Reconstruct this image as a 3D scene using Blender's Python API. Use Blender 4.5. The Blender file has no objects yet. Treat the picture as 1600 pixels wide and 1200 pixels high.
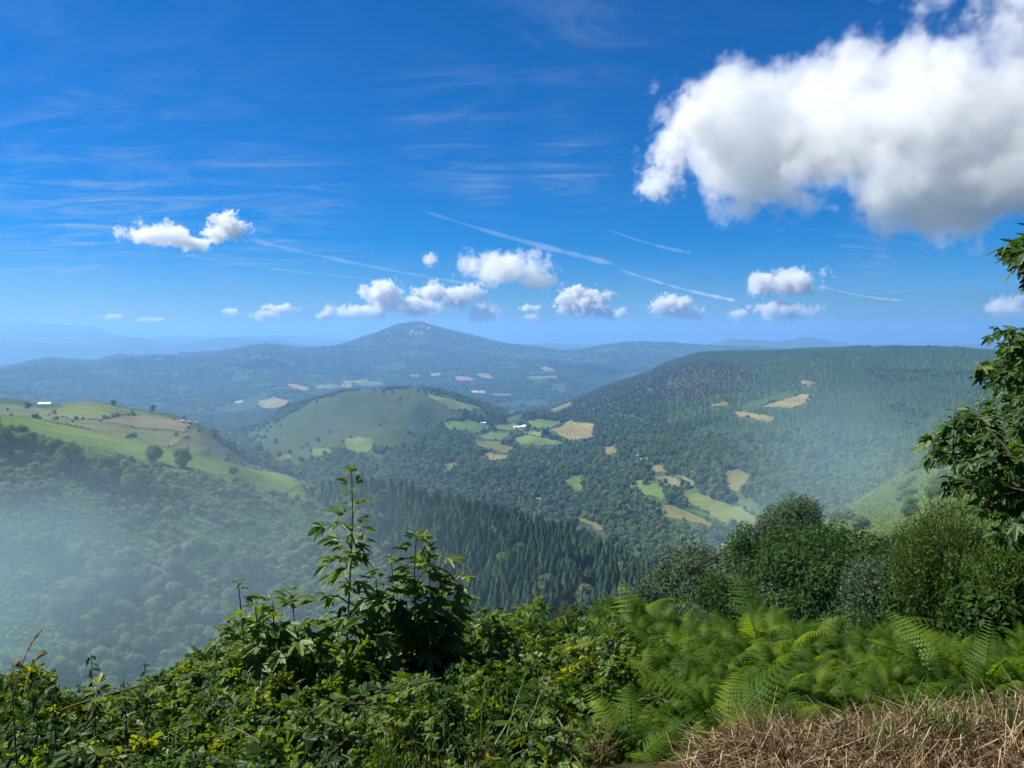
import bpy, math, random
import numpy as np
from mathutils import Vector, Matrix, Euler
from mathutils.geometry import delaunay_2d_cdt
R = math.radians
rng = np.random.default_rng(7)
random.seed(7)
sc = bpy.context.scene
COL = sc.collection

# ------------------------------------------------------------------ camera, sky, sun, exposure
FPX, HOR = 1164.0, 515.0                       # focal length in pixels of the 1600 px photo, row of the true horizon
PITCH = math.atan((600.0 - HOR) / FPX)
cam = bpy.data.cameras.new('camera'); cam_o = bpy.data.objects.new('camera', cam); COL.objects.link(cam_o)
cam.sensor_width = 36.0; cam.lens = 36.0 * FPX / 1600.0
cam.clip_start = 0.05; cam.clip_end = 120000.0
cam_o.location = (0, 0, 0); cam_o.rotation_euler = (R(90) - PITCH, 0, 0)
sc.camera = cam_o

SUN_EL, SUN_AZ = R(48), R(-76)                 # azimuth from the view direction, negative = to the left
world = bpy.data.worlds.new('World'); sc.world = world; world.use_nodes = True
wn, wl = world.node_tree.nodes, world.node_tree.links
sky = wn.new('ShaderNodeTexSky'); sky.sky_type = 'NISHITA'; sky.sun_disc = False
sky.sun_elevation = SUN_EL; sky.sun_rotation = SUN_AZ
sky.altitude = 1300; sky.air_density = 1.0; sky.dust_density = 1.0; sky.ozone_density = 3.0
bg = wn['Background']; bg.inputs['Strength'].default_value = 0.052
mul = wn.new('ShaderNodeMix'); mul.data_type = 'RGBA'; mul.blend_type = 'MULTIPLY'; mul.inputs[0].default_value = 1.0
mul.inputs[7].default_value = (0.44, 0.665, 1.0, 1); wl.new(sky.outputs[0], mul.inputs[6])
hs = wn.new('ShaderNodeHueSaturation'); hs.inputs['Saturation'].default_value = 1.27; wl.new(mul.outputs[2], hs.inputs['Color'])
SKYCOL = hs.outputs[0]
# thin high cirrus, far above everything, laid over the sky by direction
def wnode(t, **kw):
    n = wn.new(t)
    for k_, v_ in kw.items():
        if hasattr(n, k_): setattr(n, k_, v_)
        else: n.inputs[k_].default_value = v_
    return n
def wmath(op, a, b=None):
    n = wn.new('ShaderNodeMath'); n.operation = op
    for i_, v_ in enumerate((a, b)):
        if v_ is None: continue
        if isinstance(v_, (int, float)): n.inputs[i_].default_value = v_
        else: wl.new(v_, n.inputs[i_])
    return n.outputs[0]
gen = wnode('ShaderNodeTexCoord'); sxyz = wnode('ShaderNodeSeparateXYZ'); wl.new(gen.outputs['Generated'], sxyz.inputs[0])
zz = wmath('ADD', wmath('MAXIMUM', sxyz.outputs[2], 0.0), 0.10)
cxy = wnode('ShaderNodeCombineXYZ'); wl.new(wmath('DIVIDE', sxyz.outputs[0], zz), cxy.inputs[0]); wl.new(wmath('DIVIDE', sxyz.outputs[1], zz), cxy.inputs[1])
mp_ = wnode('ShaderNodeMapping'); mp_.inputs['Rotation'].default_value = (0, 0, R(58)); mp_.inputs['Scale'].default_value = (0.9, 2.1, 1); wl.new(cxy.outputs[0], mp_.inputs[0])
st_ = wnode('ShaderNodeTexNoise', Scale=1.5, Detail=10.0, Roughness=.66, Distortion=1.6); wl.new(mp_.outputs[0], st_.inputs['Vector'])
bl_ = wnode('ShaderNodeTexNoise', Scale=.75, Detail=2.0); wl.new(cxy.outputs[0], bl_.inputs['Vector'])
def wsm(v_, lo, hi):
    n = wn.new('ShaderNodeMapRange'); n.interpolation_type = 'SMOOTHSTEP'; n.inputs[1].default_value = lo; n.inputs[2].default_value = hi; wl.new(v_, n.inputs[0]); return n.outputs[0]
streak = wsm(st_.outputs[0], .46, .74); veil = wsm(bl_.outputs[0], .42, .68)
cir = wmath('MULTIPLY', wmath('MULTIPLY', streak, wmath('ADD', wmath('MULTIPLY', veil, .8), .05)), .17)
for (qx, qy, rad_, amt) in [(890, 245, .085, .30), (700, 215, .10, .22), (430, 330, .15, .22), (120, 370, .17, .34), (760, 300, .06, .25), (150, 130, .30, .10), (1380, 420, .10, .15)]:
    vx_, vy_ = (qx - 800) / FPX, -(qy - 600) / FPX
    dv_ = Vector((vx_, math.cos(PITCH) + vy_ * math.sin(PITCH), -math.sin(PITCH) + vy_ * math.cos(PITCH))).normalized()
    ds_ = wnode('ShaderNodeVectorMath', operation='DISTANCE'); ds_.inputs[1].default_value = dv_; wl.new(gen.outputs['Generated'], ds_.inputs[0])
    cir = wmath('ADD', cir, wmath('MULTIPLY', wmath('MULTIPLY', wsm(wmath('MULTIPLY', ds_.outputs['Value'], -1.0), -rad_, 0.0), wsm(st_.outputs[0], .40, .72)), amt * .8))
cmx = wn.new('ShaderNodeMix'); cmx.data_type = 'RGBA'; wl.new(cir, cmx.inputs[0]); wl.new(SKYCOL, cmx.inputs[6]); cmx.inputs[7].default_value = (5.2, 5.9, 6.6, 1)
SKYCOL = cmx.outputs[2]
wl.new(SKYCOL, bg.inputs['Color'])
sun = bpy.data.lights.new('sun', 'SUN'); sun_o = bpy.data.objects.new('sun', sun); COL.objects.link(sun_o)
sun.energy = 5.0; sun.angle = R(0.53); sun.color = (1.0, 0.94, 0.84)
sdir = Vector((math.sin(SUN_AZ) * math.cos(SUN_EL), math.cos(SUN_AZ) * math.cos(SUN_EL), math.sin(SUN_EL)))
sun_o.rotation_euler = sdir.to_track_quat('Z', 'Y').to_euler()
sc.view_settings.view_transform = 'Standard'; sc.view_settings.look = 'None'
sc.view_settings.exposure = 1.12; sc.view_settings.gamma = 1.0; sc.view_settings.use_curve_mapping = False
sc.render.engine = 'CYCLES'
cy = sc.cycles
cy.max_bounces = 8; cy.diffuse_bounces = 2; cy.glossy_bounces = 1; cy.transmission_bounces = 3
cy.transparent_max_bounces = 8; cy.volume_bounces = 4
cy.use_denoising = True; cy.use_adaptive_sampling = True; cy.adaptive_threshold = 0.03
cy.sample_clamp_indirect = 4.0
try:
    cy.denoiser = 'OPENIMAGEDENOISE'; cy.denoising_prefilter = 'ACCURATE'
except Exception: pass

# ------------------------------------------------------------------ helpers
def link(o, parent=None):
    COL.objects.link(o)
    if parent is not None: o.parent = parent
    return o
def tag(o, label=None, cat=None, group=None, kind=None):
    if label: o['label'] = label
    if cat: o['category'] = cat
    if group: o['group'] = group
    if kind: o['kind'] = kind
    return o
def mesh_np(name, V, F, mat=None, smooth=False, mids=None):
    """V (n,3); F (m,k) integer faces of one size, or a list of such arrays"""
    V = np.asarray(V, np.float32)
    Fs = F if isinstance(F, list) else [F]
    Fs = [np.asarray(f, np.int32) for f in Fs if len(f)]
    me = bpy.data.meshes.new(name)
    me.vertices.add(len(V)); me.vertices.foreach_set('co', V.ravel())
    loops = np.concatenate([f.ravel() for f in Fs])
    tot = np.concatenate([np.full(len(f), f.shape[1], np.int32) for f in Fs])
    start = np.concatenate([[0], np.cumsum(tot)[:-1]]).astype(np.int32)
    me.loops.add(len(loops)); me.loops.foreach_set('vertex_index', loops)
    me.polygons.add(len(tot)); me.polygons.foreach_set('loop_start', start); me.polygons.foreach_set('loop_total', tot)
    for m in (mat if isinstance(mat, (list, tuple)) else [mat]):
        if m: me.materials.append(m)
    if mids is not None: me.polygons.foreach_set('material_index', np.asarray(mids, np.int32))
    me.polygons.foreach_set('use_smooth', np.full(len(tot), bool(smooth)))
    me.update(calc_edges=True)
    return me
def obj(name, me, parent=None, loc=None):
    o = bpy.data.objects.new(name, me)
    if loc is not None: o.location = loc
    return link(o, parent)
def empty(name, loc, rz=0.0, s=1.0):
    o = bpy.data.objects.new(name, None); o.location = loc; o.rotation_euler = (0, 0, rz); o.scale = (s, s, s)
    o.empty_display_size = 0.1
    return link(o)
class MB:
    """collects triangles / quads into one mesh"""
    def __init__(s): s.V = []; s.T = []; s.Q = []; s.n = 0
    def add(s, V, T=None, Q=None):
        V = np.asarray(V, float).reshape(-1, 3); s.V.append(V)
        if T is not None and len(T): s.T.append(np.asarray(T, int).reshape(-1, 3) + s.n)
        if Q is not None and len(Q): s.Q.append(np.asarray(Q, int).reshape(-1, 4) + s.n)
        s.n += len(V)
    def tube(s, pts, rad, k=5, cap=False):
        pts = np.asarray(pts, float); n = len(pts); rad = np.broadcast_to(rad, (n,))
        d = np.gradient(pts, axis=0); d /= np.linalg.norm(d, axis=1)[:, None] + 1e-9
        ref = np.where(np.abs(d[:, 2:3]) > 0.9, [[1., 0, 0]], [[0, 0, 1.]])
        a = np.cross(d, ref); a /= np.linalg.norm(a, axis=1)[:, None] + 1e-9; b = np.cross(d, a)
        th = np.arange(k) * 2 * np.pi / k
        V = (pts[:, None] + rad[:, None, None] * (np.cos(th)[None, :, None] * a[:, None] + np.sin(th)[None, :, None] * b[:, None])).reshape(-1, 3)
        i = np.arange(n - 1)[:, None] * k; j = np.arange(k)[None]; j2 = (j + 1) % k
        s.add(V, Q=np.stack([i + j, i + j2, i + k + j2, i + k + j], -1).reshape(-1, 4))
    def box(s, c, h, rz=0.0):
        c = np.asarray(c, float); h = np.asarray(h, float)
        v = np.array([[x, y, z] for z in (-1, 1) for y in (-1, 1) for x in (-1, 1)], float) * h
        cr, sr = math.cos(rz), math.sin(rz); v = v @ np.array([[cr, sr, 0], [-sr, cr, 0], [0, 0, 1]]) + c
        s.add(v, Q=[[0, 2, 3, 1], [4, 5, 7, 6], [0, 1, 5, 4], [2, 6, 7, 3], [0, 4, 6, 2], [1, 3, 7, 5]])
    def arrays(s):
        V = np.concatenate(s.V) if s.V else np.zeros((0, 3))
        F = []
        if s.T: F.append(np.concatenate(s.T))
        if s.Q: F.append(np.concatenate(s.Q))
        return V, F
    def mesh(s, name, mat, smooth=False):
        V, F = s.arrays(); return mesh_np(name, V, F, mat, smooth)
    def build(s, name, mat, parent=None, smooth=False, loc=None):
        return obj(name, s.mesh(name, mat, smooth), parent, loc)

def hash2(ix, iy, seed):
    h = (ix.astype(np.int64) * 374761393 + iy.astype(np.int64) * 668265263 + seed * 974711) & 0xffffffff
    h = ((h ^ (h >> 13)) * 1274126177) & 0xffffffff
    h = (h ^ (h >> 16)) & 0xffffff
    return h / float(0xffffff)
def vnoise(x, y, seed=0):
    ix = np.floor(x); iy = np.floor(y); fx = x - ix; fy = y - iy
    fx = fx * fx * fx * (fx * (fx * 6 - 15) + 10); fy = fy * fy * fy * (fy * (fy * 6 - 15) + 10)
    a = hash2(ix, iy, seed); b = hash2(ix + 1, iy, seed); c = hash2(ix, iy + 1, seed); d = hash2(ix + 1, iy + 1, seed)
    return (a + (b - a) * fx) * (1 - fy) + (c + (d - c) * fx) * fy
def fbm(x, y, oct=4, seed=0):
    s = 0; a = 0.5
    for i in range(oct):
        s = s + a * (vnoise(x, y, seed + i) * 2 - 1); x = x * 2.03 + 17.3; y = y * 2.03 - 9.1; a *= 0.5
    return s
def ridged(x, y, oct=4, seed=0):
    s = 0; a = 0.5
    for i in range(oct):
        s = s + a * (1 - 2 * np.abs(vnoise(x, y, seed + i) * 2 - 1)); x = x * 2.03 + 7.3; y = y * 2.03 - 3.1; a *= 0.5
    return s
def sstep(a, b, x):
    t = np.clip((x - a) / (b - a), 0, 1); return t * t * (3 - 2 * t)

# ------------------------------------------------------------------ materials
def material(name):
    m = bpy.data.materials.new(name); m.use_nodes = True
    nt = m.node_tree; nt.nodes.clear()
    out = nt.nodes.new('ShaderNodeOutputMaterial')
    return m, nt, out
def N(nt, t, **kw):
    n = nt.nodes.new(t)
    for k, v in kw.items():
        if hasattr(n, k): setattr(n, k, v)
        else: n.inputs[k].default_value = v
    return n
def mathn(nt, op, a, b=None):
    n = nt.nodes.new('ShaderNodeMath'); n.operation = op
    for i, v in enumerate((a, b)):
        if v is None: continue
        if isinstance(v, (int, float)): n.inputs[i].default_value = v
        else: nt.links.new(v, n.inputs[i])
    return n.outputs[0]
def ramp(nt, fac, stops):
    n = nt.nodes.new('ShaderNodeValToRGB'); cr = n.color_ramp
    while len(cr.elements) < len(stops): cr.elements.new(0.5)
    for e, (p, c) in zip(cr.elements, stops): e.position = p; e.color = (*c, 1)
    nt.links.new(fac, n.inputs[0]); return n.outputs[0]
def mixc(nt, fac, a, b, mode='MIX'):
    n = nt.nodes.new('ShaderNodeMix'); n.data_type = 'RGBA'; n.blend_type = mode
    for sk, v in ((0, fac), (6, a), (7, b)):
        if isinstance(v, (int, float)): n.inputs[sk].default_value = v
        elif isinstance(v, tuple): n.inputs[sk].default_value = (*v, 1)
        else: nt.links.new(v, n.inputs[sk])
    return n.outputs[2]
def leaf_mat(name, cols, trans=0.35, gloss=0.0, rough=0.4, nscale=0.0, per='random', tcol=(1.25, 1.15, 0.5)):
    """foliage: colour varies per object / instance, with light coming through"""
    m, nt, out = material(name); L = nt.links.new
    oi = N(nt, 'ShaderNodeObjectInfo')
    n = len(cols); fac = oi.outputs['Random']
    if nscale:
        geo = N(nt, 'ShaderNodeTexCoord'); tx = N(nt, 'ShaderNodeTexNoise', Scale=nscale, Detail=2.0)
        L(geo.outputs['Object'], tx.inputs['Vector'])
        fac = mathn(nt, 'ADD', mathn(nt, 'MULTIPLY', fac, 0.55), mathn(nt, 'MULTIPLY', tx.outputs[0], 0.9))
        fac = mathn(nt, 'SUBTRACT', fac, 0.22)
    col = ramp(nt, fac, [(i / max(1, n - 1), c) for i, c in enumerate(cols)])
    df = N(nt, 'ShaderNodeBsdfDiffuse'); L(col, df.inputs['Color'])
    tr = N(nt, 'ShaderNodeBsdfTranslucent'); L(mixc(nt, 1.0, col, tcol, 'MULTIPLY'), tr.inputs['Color'])
    mx = N(nt, 'ShaderNodeMixShader'); mx.inputs[0].default_value = trans
    L(df.outputs[0], mx.inputs[1]); L(tr.outputs[0], mx.inputs[2]); res = mx.outputs[0]
    if gloss:
        gl = N(nt, 'ShaderNodeBsdfGlossy'); gl.inputs['Roughness'].default_value = rough + .12
        m2 = N(nt, 'ShaderNodeMixShader'); 
        m2.inputs[0].default_value = gloss * .035; L(res, m2.inputs[1]); L(gl.outputs[0], m2.inputs[2]); res = m2.outputs[0]
    L(res, out.inputs['Surface']); return m
def plain_mat(name, cols, nscale=3.0, rough=0.9, spec=0.2, bump=0.0, vec='Object', detail=5.0):
    m, nt, out = material(name); L = nt.links.new
    tc = N(nt, 'ShaderNodeTexCoord'); tx = N(nt, 'ShaderNodeTexNoise', Scale=nscale, Detail=detail); L(tc.outputs[vec], tx.inputs['Vector'])
    n = len(cols)
    col = ramp(nt, tx.outputs[0], [(0.3 + 0.4 * i / max(1, n - 1), c) for i, c in enumerate(cols)])
    p = N(nt, 'ShaderNodeBsdfPrincipled', Roughness=rough); p.inputs['Specular IOR Level'].default_value = spec
    L(col, p.inputs['Base Color'])
    if bump:
        b = N(nt, 'ShaderNodeBump', Strength=bump); L(tx.outputs[0], b.inputs['Height']); L(b.outputs[0], p.inputs['Normal'])
    L(p.outputs[0], out.inputs['Surface']); return m
# ------------------------------------------------------------------ the land: survey lines -> one height field
CP, SP = math.cos(PITCH), math.sin(PITCH)
def ray(px, py):
    vx = (np.asarray(px, float) - 800) / FPX; vy = -(np.asarray(py, float) - 600) / FPX
    return vx, CP + vy * SP, -SP + vy * CP
def pix(px, py):
    x, y, z = ray(px, py)
    return np.arctan2(x, y), z / np.hypot(x, y)
def proj(x, y, z):
    d = y * CP - z * SP; u = y * SP + z * CP
    d = np.where(d > 0.01, d, 0.01)
    return 800 + FPX * x / d, 600 - FPX * u / d
def pchip(xk, yk, x):
    """monotone cubic through (xk,yk), one curve"""
    xk = np.asarray(xk, float); yk = np.asarray(yk, float)
    h = np.diff(xk); dl = np.diff(yk) / h
    m = np.zeros_like(yk); m[0] = dl[0]; m[-1] = dl[-1]
    w1 = 2 * h[1:] + h[:-1]; w2 = h[1:] + 2 * h[:-1]
    ok = dl[1:] * dl[:-1] > 0
    with np.errstate(all='ignore'):
        mm = (w1 + w2) / (w1 / dl[:-1] + w2 / dl[1:])
    m[1:-1] = np.where(ok, np.nan_to_num(mm), 0)
    x = np.clip(x, xk[0], xk[-1]); i = np.clip(np.searchsorted(xk, x) - 1, 0, len(h) - 1)
    t = (x - xk[i]) / h[i]
    return ((2*t**3 - 3*t**2 + 1) * yk[i] + (t**3 - 2*t**2 + t) * h[i] * m[i] + (-2*t**3 + 3*t**2) * yk[i+1] + (t**3 - t**2) * h[i] * m[i+1])
# near lines: (px, distance, height); far lines: (px, py, distance or None to interpolate it)
NEAR = [
 [(-900,2.0,-1.6),(2500,2.0,-1.6)],
 [(-900,2.3,-1.62),(600,2.35,-1.62),(1040,2.58,-1.6),(1300,2.98,-1.6),(1600,3.55,-1.6),(2000,4.5,-1.6),(2500,6,-1.6)],
 [(-900,3.3,-2.4),(300,3.35,-2.36),(700,3.4,-2.22),(1040,3.6,-2.15),(1300,4.2,-2.1),(1600,4.9,-2.05),(2000,5.8,-1.9),(2500,8,-1.7)],
 [(-900,8,-5.2),(400,8,-4.95),(700,8,-4.6),(1000,8,-4.2),(1300,8.3,-3.65),(1600,9,-3.0),(2000,10,-2.2),(2500,14,-1.9)],
 [(-900,45,-24),(400,45,-23),(700,45,-22),(1000,45,-19.5),(1300,45,-16.5),(1450,45,-13),(1600,45,-9),(2000,45,-4),(2500,45,-2.5)],
 [(-900,200,-85),(0,195,-90),(300,200,-94),(600,210,-105),(800,230,-110),(1000,245,-110),(1080,220,-92),(1140,150,-56),(1200,105,-36),(1300,112,-31.5),(1400,130,-32.5),(1480,150,-29.5),(1600,180,-21),(2000,180,-5),(2500,180,-3)],
]
FAR = [
 # crest of the near spur
 [(-900,650,380),(-300,655,350),(0,672,330),(79,690,333),(157,707,338),(210,722,341),(262,732,345),(315,741,350),(367,752,358),(410,768,368),(470,776,385),(500,784,395),(561,768,405),(634,786,415),(724,801,430),(815,819,440),(900,849,440),(960,868,430),(1010,905,395),(1080,940,320),(1140,915,230),(1200,878,170),(1310,800,220),(1400,745,300),(1480,690,400),(1600,600,520),(1800,540,600),(2500,512,700)],
 # far edge of its meadow / first fall behind it
 [(-900,630,600),(-300,636,600),(0,649,600),(100,660,630),(200,682,600),(300,708,520),(400,736,450),(470,756,430),(500,790,440),(561,792,450),(634,812,455),(724,832,480),(815,852,490),(900,882,490),(960,902,480),(1010,932,450),(1080,952,370),(1140,930,270),(1200,886,215),(1310,806,275),(1400,748,370),(1480,692,470),(1600,601,600),(1800,540,700),(2500,513,800)],
 # valley behind the spur
 [(-900,640,900),(0,652,800),(100,661,780),(200,685,720),(300,716,650),(350,737,620),(400,766,620),(470,802,700),(561,850,750),(634,862,780),(724,867,800),(815,872,800),(900,890,760),(960,905,720),(1010,935,650),(1080,940,560),(1140,912,520),(1200,880,500),(1310,850,600),(1400,760,800),(1480,700,900),(1600,640,1000),(1800,600,1000),(2500,520,1000)],
 # low benches
 [(-900,645,1400),(0,638,1100),(60,640,1050),(80,635,1010),(140,631,1000),(220,646,980),(300,664,940),(350,697,950),(400,730,950),(470,738,1050),(561,728,1150),(634,724,1200),(724,720,1300),(815,718,1400),(900,727,1350),(960,737,1250),(1010,737,1200),(1080,780,1000),(1140,810,900),(1180,800,900),(1240,770,950),(1310,740,1100),(1400,690,1300),(1480,650,1500),(1600,610,1600),(1800,580,1600),(2500,525,1600)],
 # farm bench, middle of the forest hill
 [(-900,650,1800),(0,648,1500),(140,642,1300),(220,657,1300),(300,676,1300),(350,707,1300),(400,702,1350),(470,692,1400),(561,674,1550),(634,668,1650),(690,682,1650),(760,682,1700),(815,674,1750),(870,670,1750),(930,672,1700),(1010,682,1500),(1080,690,1350),(1140,690,1300),(1180,670,1350),(1240,650,1450),(1310,640,1550),(1400,620,1700),(1480,592,1900),(1600,577,2000),(1800,560,2000),(2500,522,2000)],
 # heath hill crest, saddle, forest hill crest
 [(-900,640,2500),(0,652,2300),(300,667,2000),(350,692,1800),(395,690,1650),(450,652,1800),(500,633,1900),(540,619,2000),(590,617,2050),(650,613,2100),(700,622,2100),(760,642,2050),(800,652,2100),(850,648,2250),(900,630,2350),(950,609,2450),(1000,591,2550),(1060,564,2700),(1100,554,2750),(1200,552,2800),(1300,549,2850),(1400,549,2900),(1500,550,2800),(1600,551,2700),(1800,540,2600),(2500,511,2500)],
 # far valley floor
 [(-900,650,3500),(0,630,3200),(100,642,3200),(300,657,3000),(400,650,3000),(450,642,3000),(540,642,3300),(650,642,3300),(760,642,3300),(800,650,3200),(850,642,3300),(900,642,3400),(1000,612,3800),(1100,585,4200),(1300,575,4500),(1600,575,4500),(2500,535,4000)],
 # village bench
 [(-900,612,4500),(0,602,4300),(100,607,4250),(250,614,4200),(350,616,4000),(420,606,4000),(480,600,4300),(600,593,4600),(690,588,4700),(800,589,4600),(860,583,4700),(950,587,5000),(1000,583,5500),(1100,570,6000),(1300,566,6000),(1600,566,6000),(2500,533,5000)],
 # long blue ridge with the peak
 [(-900,585,6000),(-200,585,6000),(0,579,6000),(50,570,6000),(84,566,6050),(145,571,6100),(182,562,6150),(253,559,6200),(297,559,6250),(354,552,6300),(422,542,6500),(472,547,6600),(516,547,6700),(540,540,6800),(565,531,6900),(590,524,6950),(620,513,7000),(640,508,7000),(652,506,7000),(668,509,7000),(700,517,7050),(720,521,7100),(770,531,7150),(800,537,7200),(830,542,7200),(860,545,7250),(880,547,7300),(905,546,7350),(950,541,7500),(1000,537,7600),(1050,537,7700),(1090,543,7800),(1150,546,7900),(1300,552,8000),(1600,556,8000),(2500,530,8000)],
 [(-900,590,9000),(0,590,9000),(540,566,9000),(650,562,9000),(880,566,9200),(1100,562,9300),(1600,563,9300),(2500,545,9300)],
 # second ridge
 [(-900,540,12000),(0,536,12000),(50,535,12000),(84,538,12000),(135,539,12000),(169,535,12000),(216,530,12000),(246,536,12000),(290,537,12000),(347,530,12000),(388,532,12000),(432,531,12000),(472,539,12000),(523,541,11800),(555,531,11600),(572,525,11500),(600,530,11500),(650,545,11300),(900,553,11000),(1050,548,11000),(1104,540,10800),(1148,531,10600),(1180,532,10600),(1218,535,10600),(1240,531,10600),(1262,526,10600),(1280,530,10600),(1303,541,10600),(1400,549,11000),(1600,552,11000),(2500,540,11000)],
 [(-900,548,14000),(0,548,14000),(2500,548,14000)],
 # farthest range
 [(-900,512,16500),(-200,507,16500),(0,505,16500),(50,504,16500),(101,509,16500),(135,510,16500),(175,521,16500),(209,527,16500),(236,527,16500),(256,525,16500),(338,528,16500),(432,526,16500),(472,528,16500),(540,533,16500),(650,545,16500),(1600,552,16500),(2500,545,16500)],
 [(-900,553,22000),(2500,553,22000)],
]
AZ0 = R(62)
az_fine = np.arange(-R(39), R(39), R(0.11)); az_mid = np.arange(R(39), AZ0, R(0.6)); az_out = np.linspace(AZ0, math.pi, 36)
AZ = np.concatenate([-az_out[::-1][:-1], -az_mid[::-1], az_fine, az_mid, az_out[:-1]])    # -pi is left out, pi closes the ring
AZ = np.unique(np.round(AZ, 7)); AZ = AZ[AZ > -math.pi + 1e-4]; AZ = np.concatenate([AZ, [math.pi]])
LR = np.arange(math.log(1.5), math.log(22000), 0.0205); LR = np.concatenate([LR, [math.log(22000)]])
azc = np.clip(AZ, -R(50), R(50))
knots_s, knots_z = [], []
for ln in NEAR:
    a = np.array([pix(p, 1000)[0] if abs(p - 800) < 900 else math.atan((p - 800) / FPX) for p, *_ in ln])
    r = pchip(a, np.log([q[1] for q in ln]), azc); z = pchip(a, [q[2] for q in ln], azc)
    knots_s.append(r); knots_z.append(z)
for ln in FAR:
    a, t = zip(*[pix(p, y) for p, y, _ in ln]); a = np.array(a); t = np.array(t)
    r = pchip(a, np.log([q[2] for q in ln]), azc); tt = pchip(a, t, azc)
    knots_s.append(r); knots_z.append(np.exp(r) * tt)
KS = np.array(knots_s).T; KZ = np.array(knots_z).T
# behind the camera the two sides run into each other
for arr in (KS, KZ):
    lo = arr[np.argmin(np.abs(AZ + R(50)))].copy(); hi = arr[np.argmin(np.abs(AZ - R(50)))].copy()
    w = np.abs(AZ)
    for i, a in enumerate(AZ):
        if abs(a) > AZ0:
            f = (abs(a) - AZ0) / (math.pi - AZ0) * 0.5
            arr[i] = arr[i] * (1 - f) + (hi if a < 0 else lo) * f
for k in range(1, KS.shape[1]): KS[:, k] = np.maximum(KS[:, k], KS[:, k - 1] + 0.03)
H = np.zeros((len(AZ), len(LR))); FREE = np.zeros_like(H)
for i in range(len(AZ)):
    sk, zk = KS[i], KZ[i]
    s0 = np.concatenate([[0.0], sk]); z0 = np.concatenate([[-1.6], zk])
    if sk[-1] < LR[-1]: s0 = np.append(s0, LR[-1] + .1); z0 = np.append(z0, zk[-1] - 20)
    H[i] = pchip(s0, z0, LR)
    j = np.clip(np.searchsorted(s0, LR) - 1, 0, len(s0) - 2)
    t = np.clip((LR - s0[j]) / (s0[j + 1] - s0[j]), 0, 1)
    FREE[i] = 0.13 + 0.87 * np.sin(np.pi * t)
GX = np.sin(AZ)[:, None] * np.exp(LR)[None]; GY = np.cos(AZ)[:, None] * np.exp(LR)[None]; GR = np.exp(LR)[None] + 0 * GX
H += FREE * (sstep(3500, 6000, GR) * 90 * ridged(GX / 1700, GY / 1700, 5, 3)
             + sstep(700, 1500, GR) * (36 * ridged(GX / 520, GY / 520, 4, 11))
             + sstep(150, 400, GR) * 3.0 * fbm(GX / 70, GY / 70, 3, 21)
             + sstep(12, 60, GR) * 0.7 * fbm(GX / 14, GY / 14, 3, 31))
H += sstep(3, 6, GR) * 0.12 * fbm(GX / 1.7, GY / 1.7, 3, 41) + 0.03 * fbm(GX / .35, GY / .35, 2, 51)
def ground(x, y):
    x = np.asarray(x, float); y = np.asarray(y, float)
    a = np.arctan2(x, y); s = np.log(np.maximum(np.hypot(x, y), 1.5))
    i = np.clip(np.searchsorted(AZ, a) - 1, 0, len(AZ) - 2); j = np.clip(np.searchsorted(LR, s) - 1, 0, len(LR) - 2)
    u = np.clip((a - AZ[i]) / (AZ[i + 1] - AZ[i]), 0, 1); v = np.clip((s - LR[j]) / (LR[j + 1] - LR[j]), 0, 1)
    return (H[i, j] * (1-u) * (1-v) + H[i+1, j] * u * (1-v) + H[i, j+1] * (1-u) * v + H[i+1, j+1] * u * v)
TAN = H / np.exp(LR)[None]
TMAX = np.maximum.accumulate(TAN, axis=1)
def seen(x, y, top, slack=0.004):
    """True where a thing of height top on the ground shows over the land in front"""
    a = np.arctan2(x, y); r = np.hypot(x, y); s = np.log(r)
    i = np.clip(np.searchsorted(AZ, a) - 1, 0, len(AZ) - 2); j = np.clip(np.searchsorted(LR, s) - 2, 0, len(LR) - 1)
    return (ground(x, y) + top) / r > TMAX[i, j] - slack
def hit(px, py, rmin=1.6, rmax=1e9):
    """where the line of sight of photo pixel (px,py) meets the land beyond rmin"""
    a, t = pix(px, py)
    i = int(np.clip(np.searchsorted(AZ, a) - 1, 0, len(AZ) - 2)); u = (a - AZ[i]) / (AZ[i + 1] - AZ[i])
    col = H[i] * (1 - u) + H[i + 1] * u
    rr = np.exp(LR); g = col / rr - t
    ks = np.nonzero((g >= 0) & (rr >= rmin))[0]
    if not len(ks) or rr[ks[0]] > rmax:
        ok = (rr >= rmin) & (rr <= rmax)
        k = np.nonzero(ok)[0][np.argmax(g[ok])] if ok.any() else len(rr) - 1
        r = rr[k]
    else:
        k = ks[0]
        if k > 0 and rr[k - 1] >= rmin * 0.97 and g[k - 1] < 0:
            f = -g[k - 1] / (g[k] - g[k - 1]); r = math.exp(LR[k - 1] + f * (LR[k] - LR[k - 1]))
        else: r = rr[k]
    x, y = r * math.sin(a), r * math.cos(a)
    return np.array([x, y, float(ground(x, y))])
def inpoly(px, py, poly):
    px = np.asarray(px); py = np.asarray(py); c = np.zeros(px.shape, bool); n = len(poly)
    for i in range(n):
        x1, y1 = poly[i]; x2, y2 = poly[i - 1]
        with np.errstate(all='ignore'):
            c ^= ((y1 > py) != (y2 > py)) & (px < (x2 - x1) * (py - y1) / (y2 - y1 + 1e-12) + x1)
    return c

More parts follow.
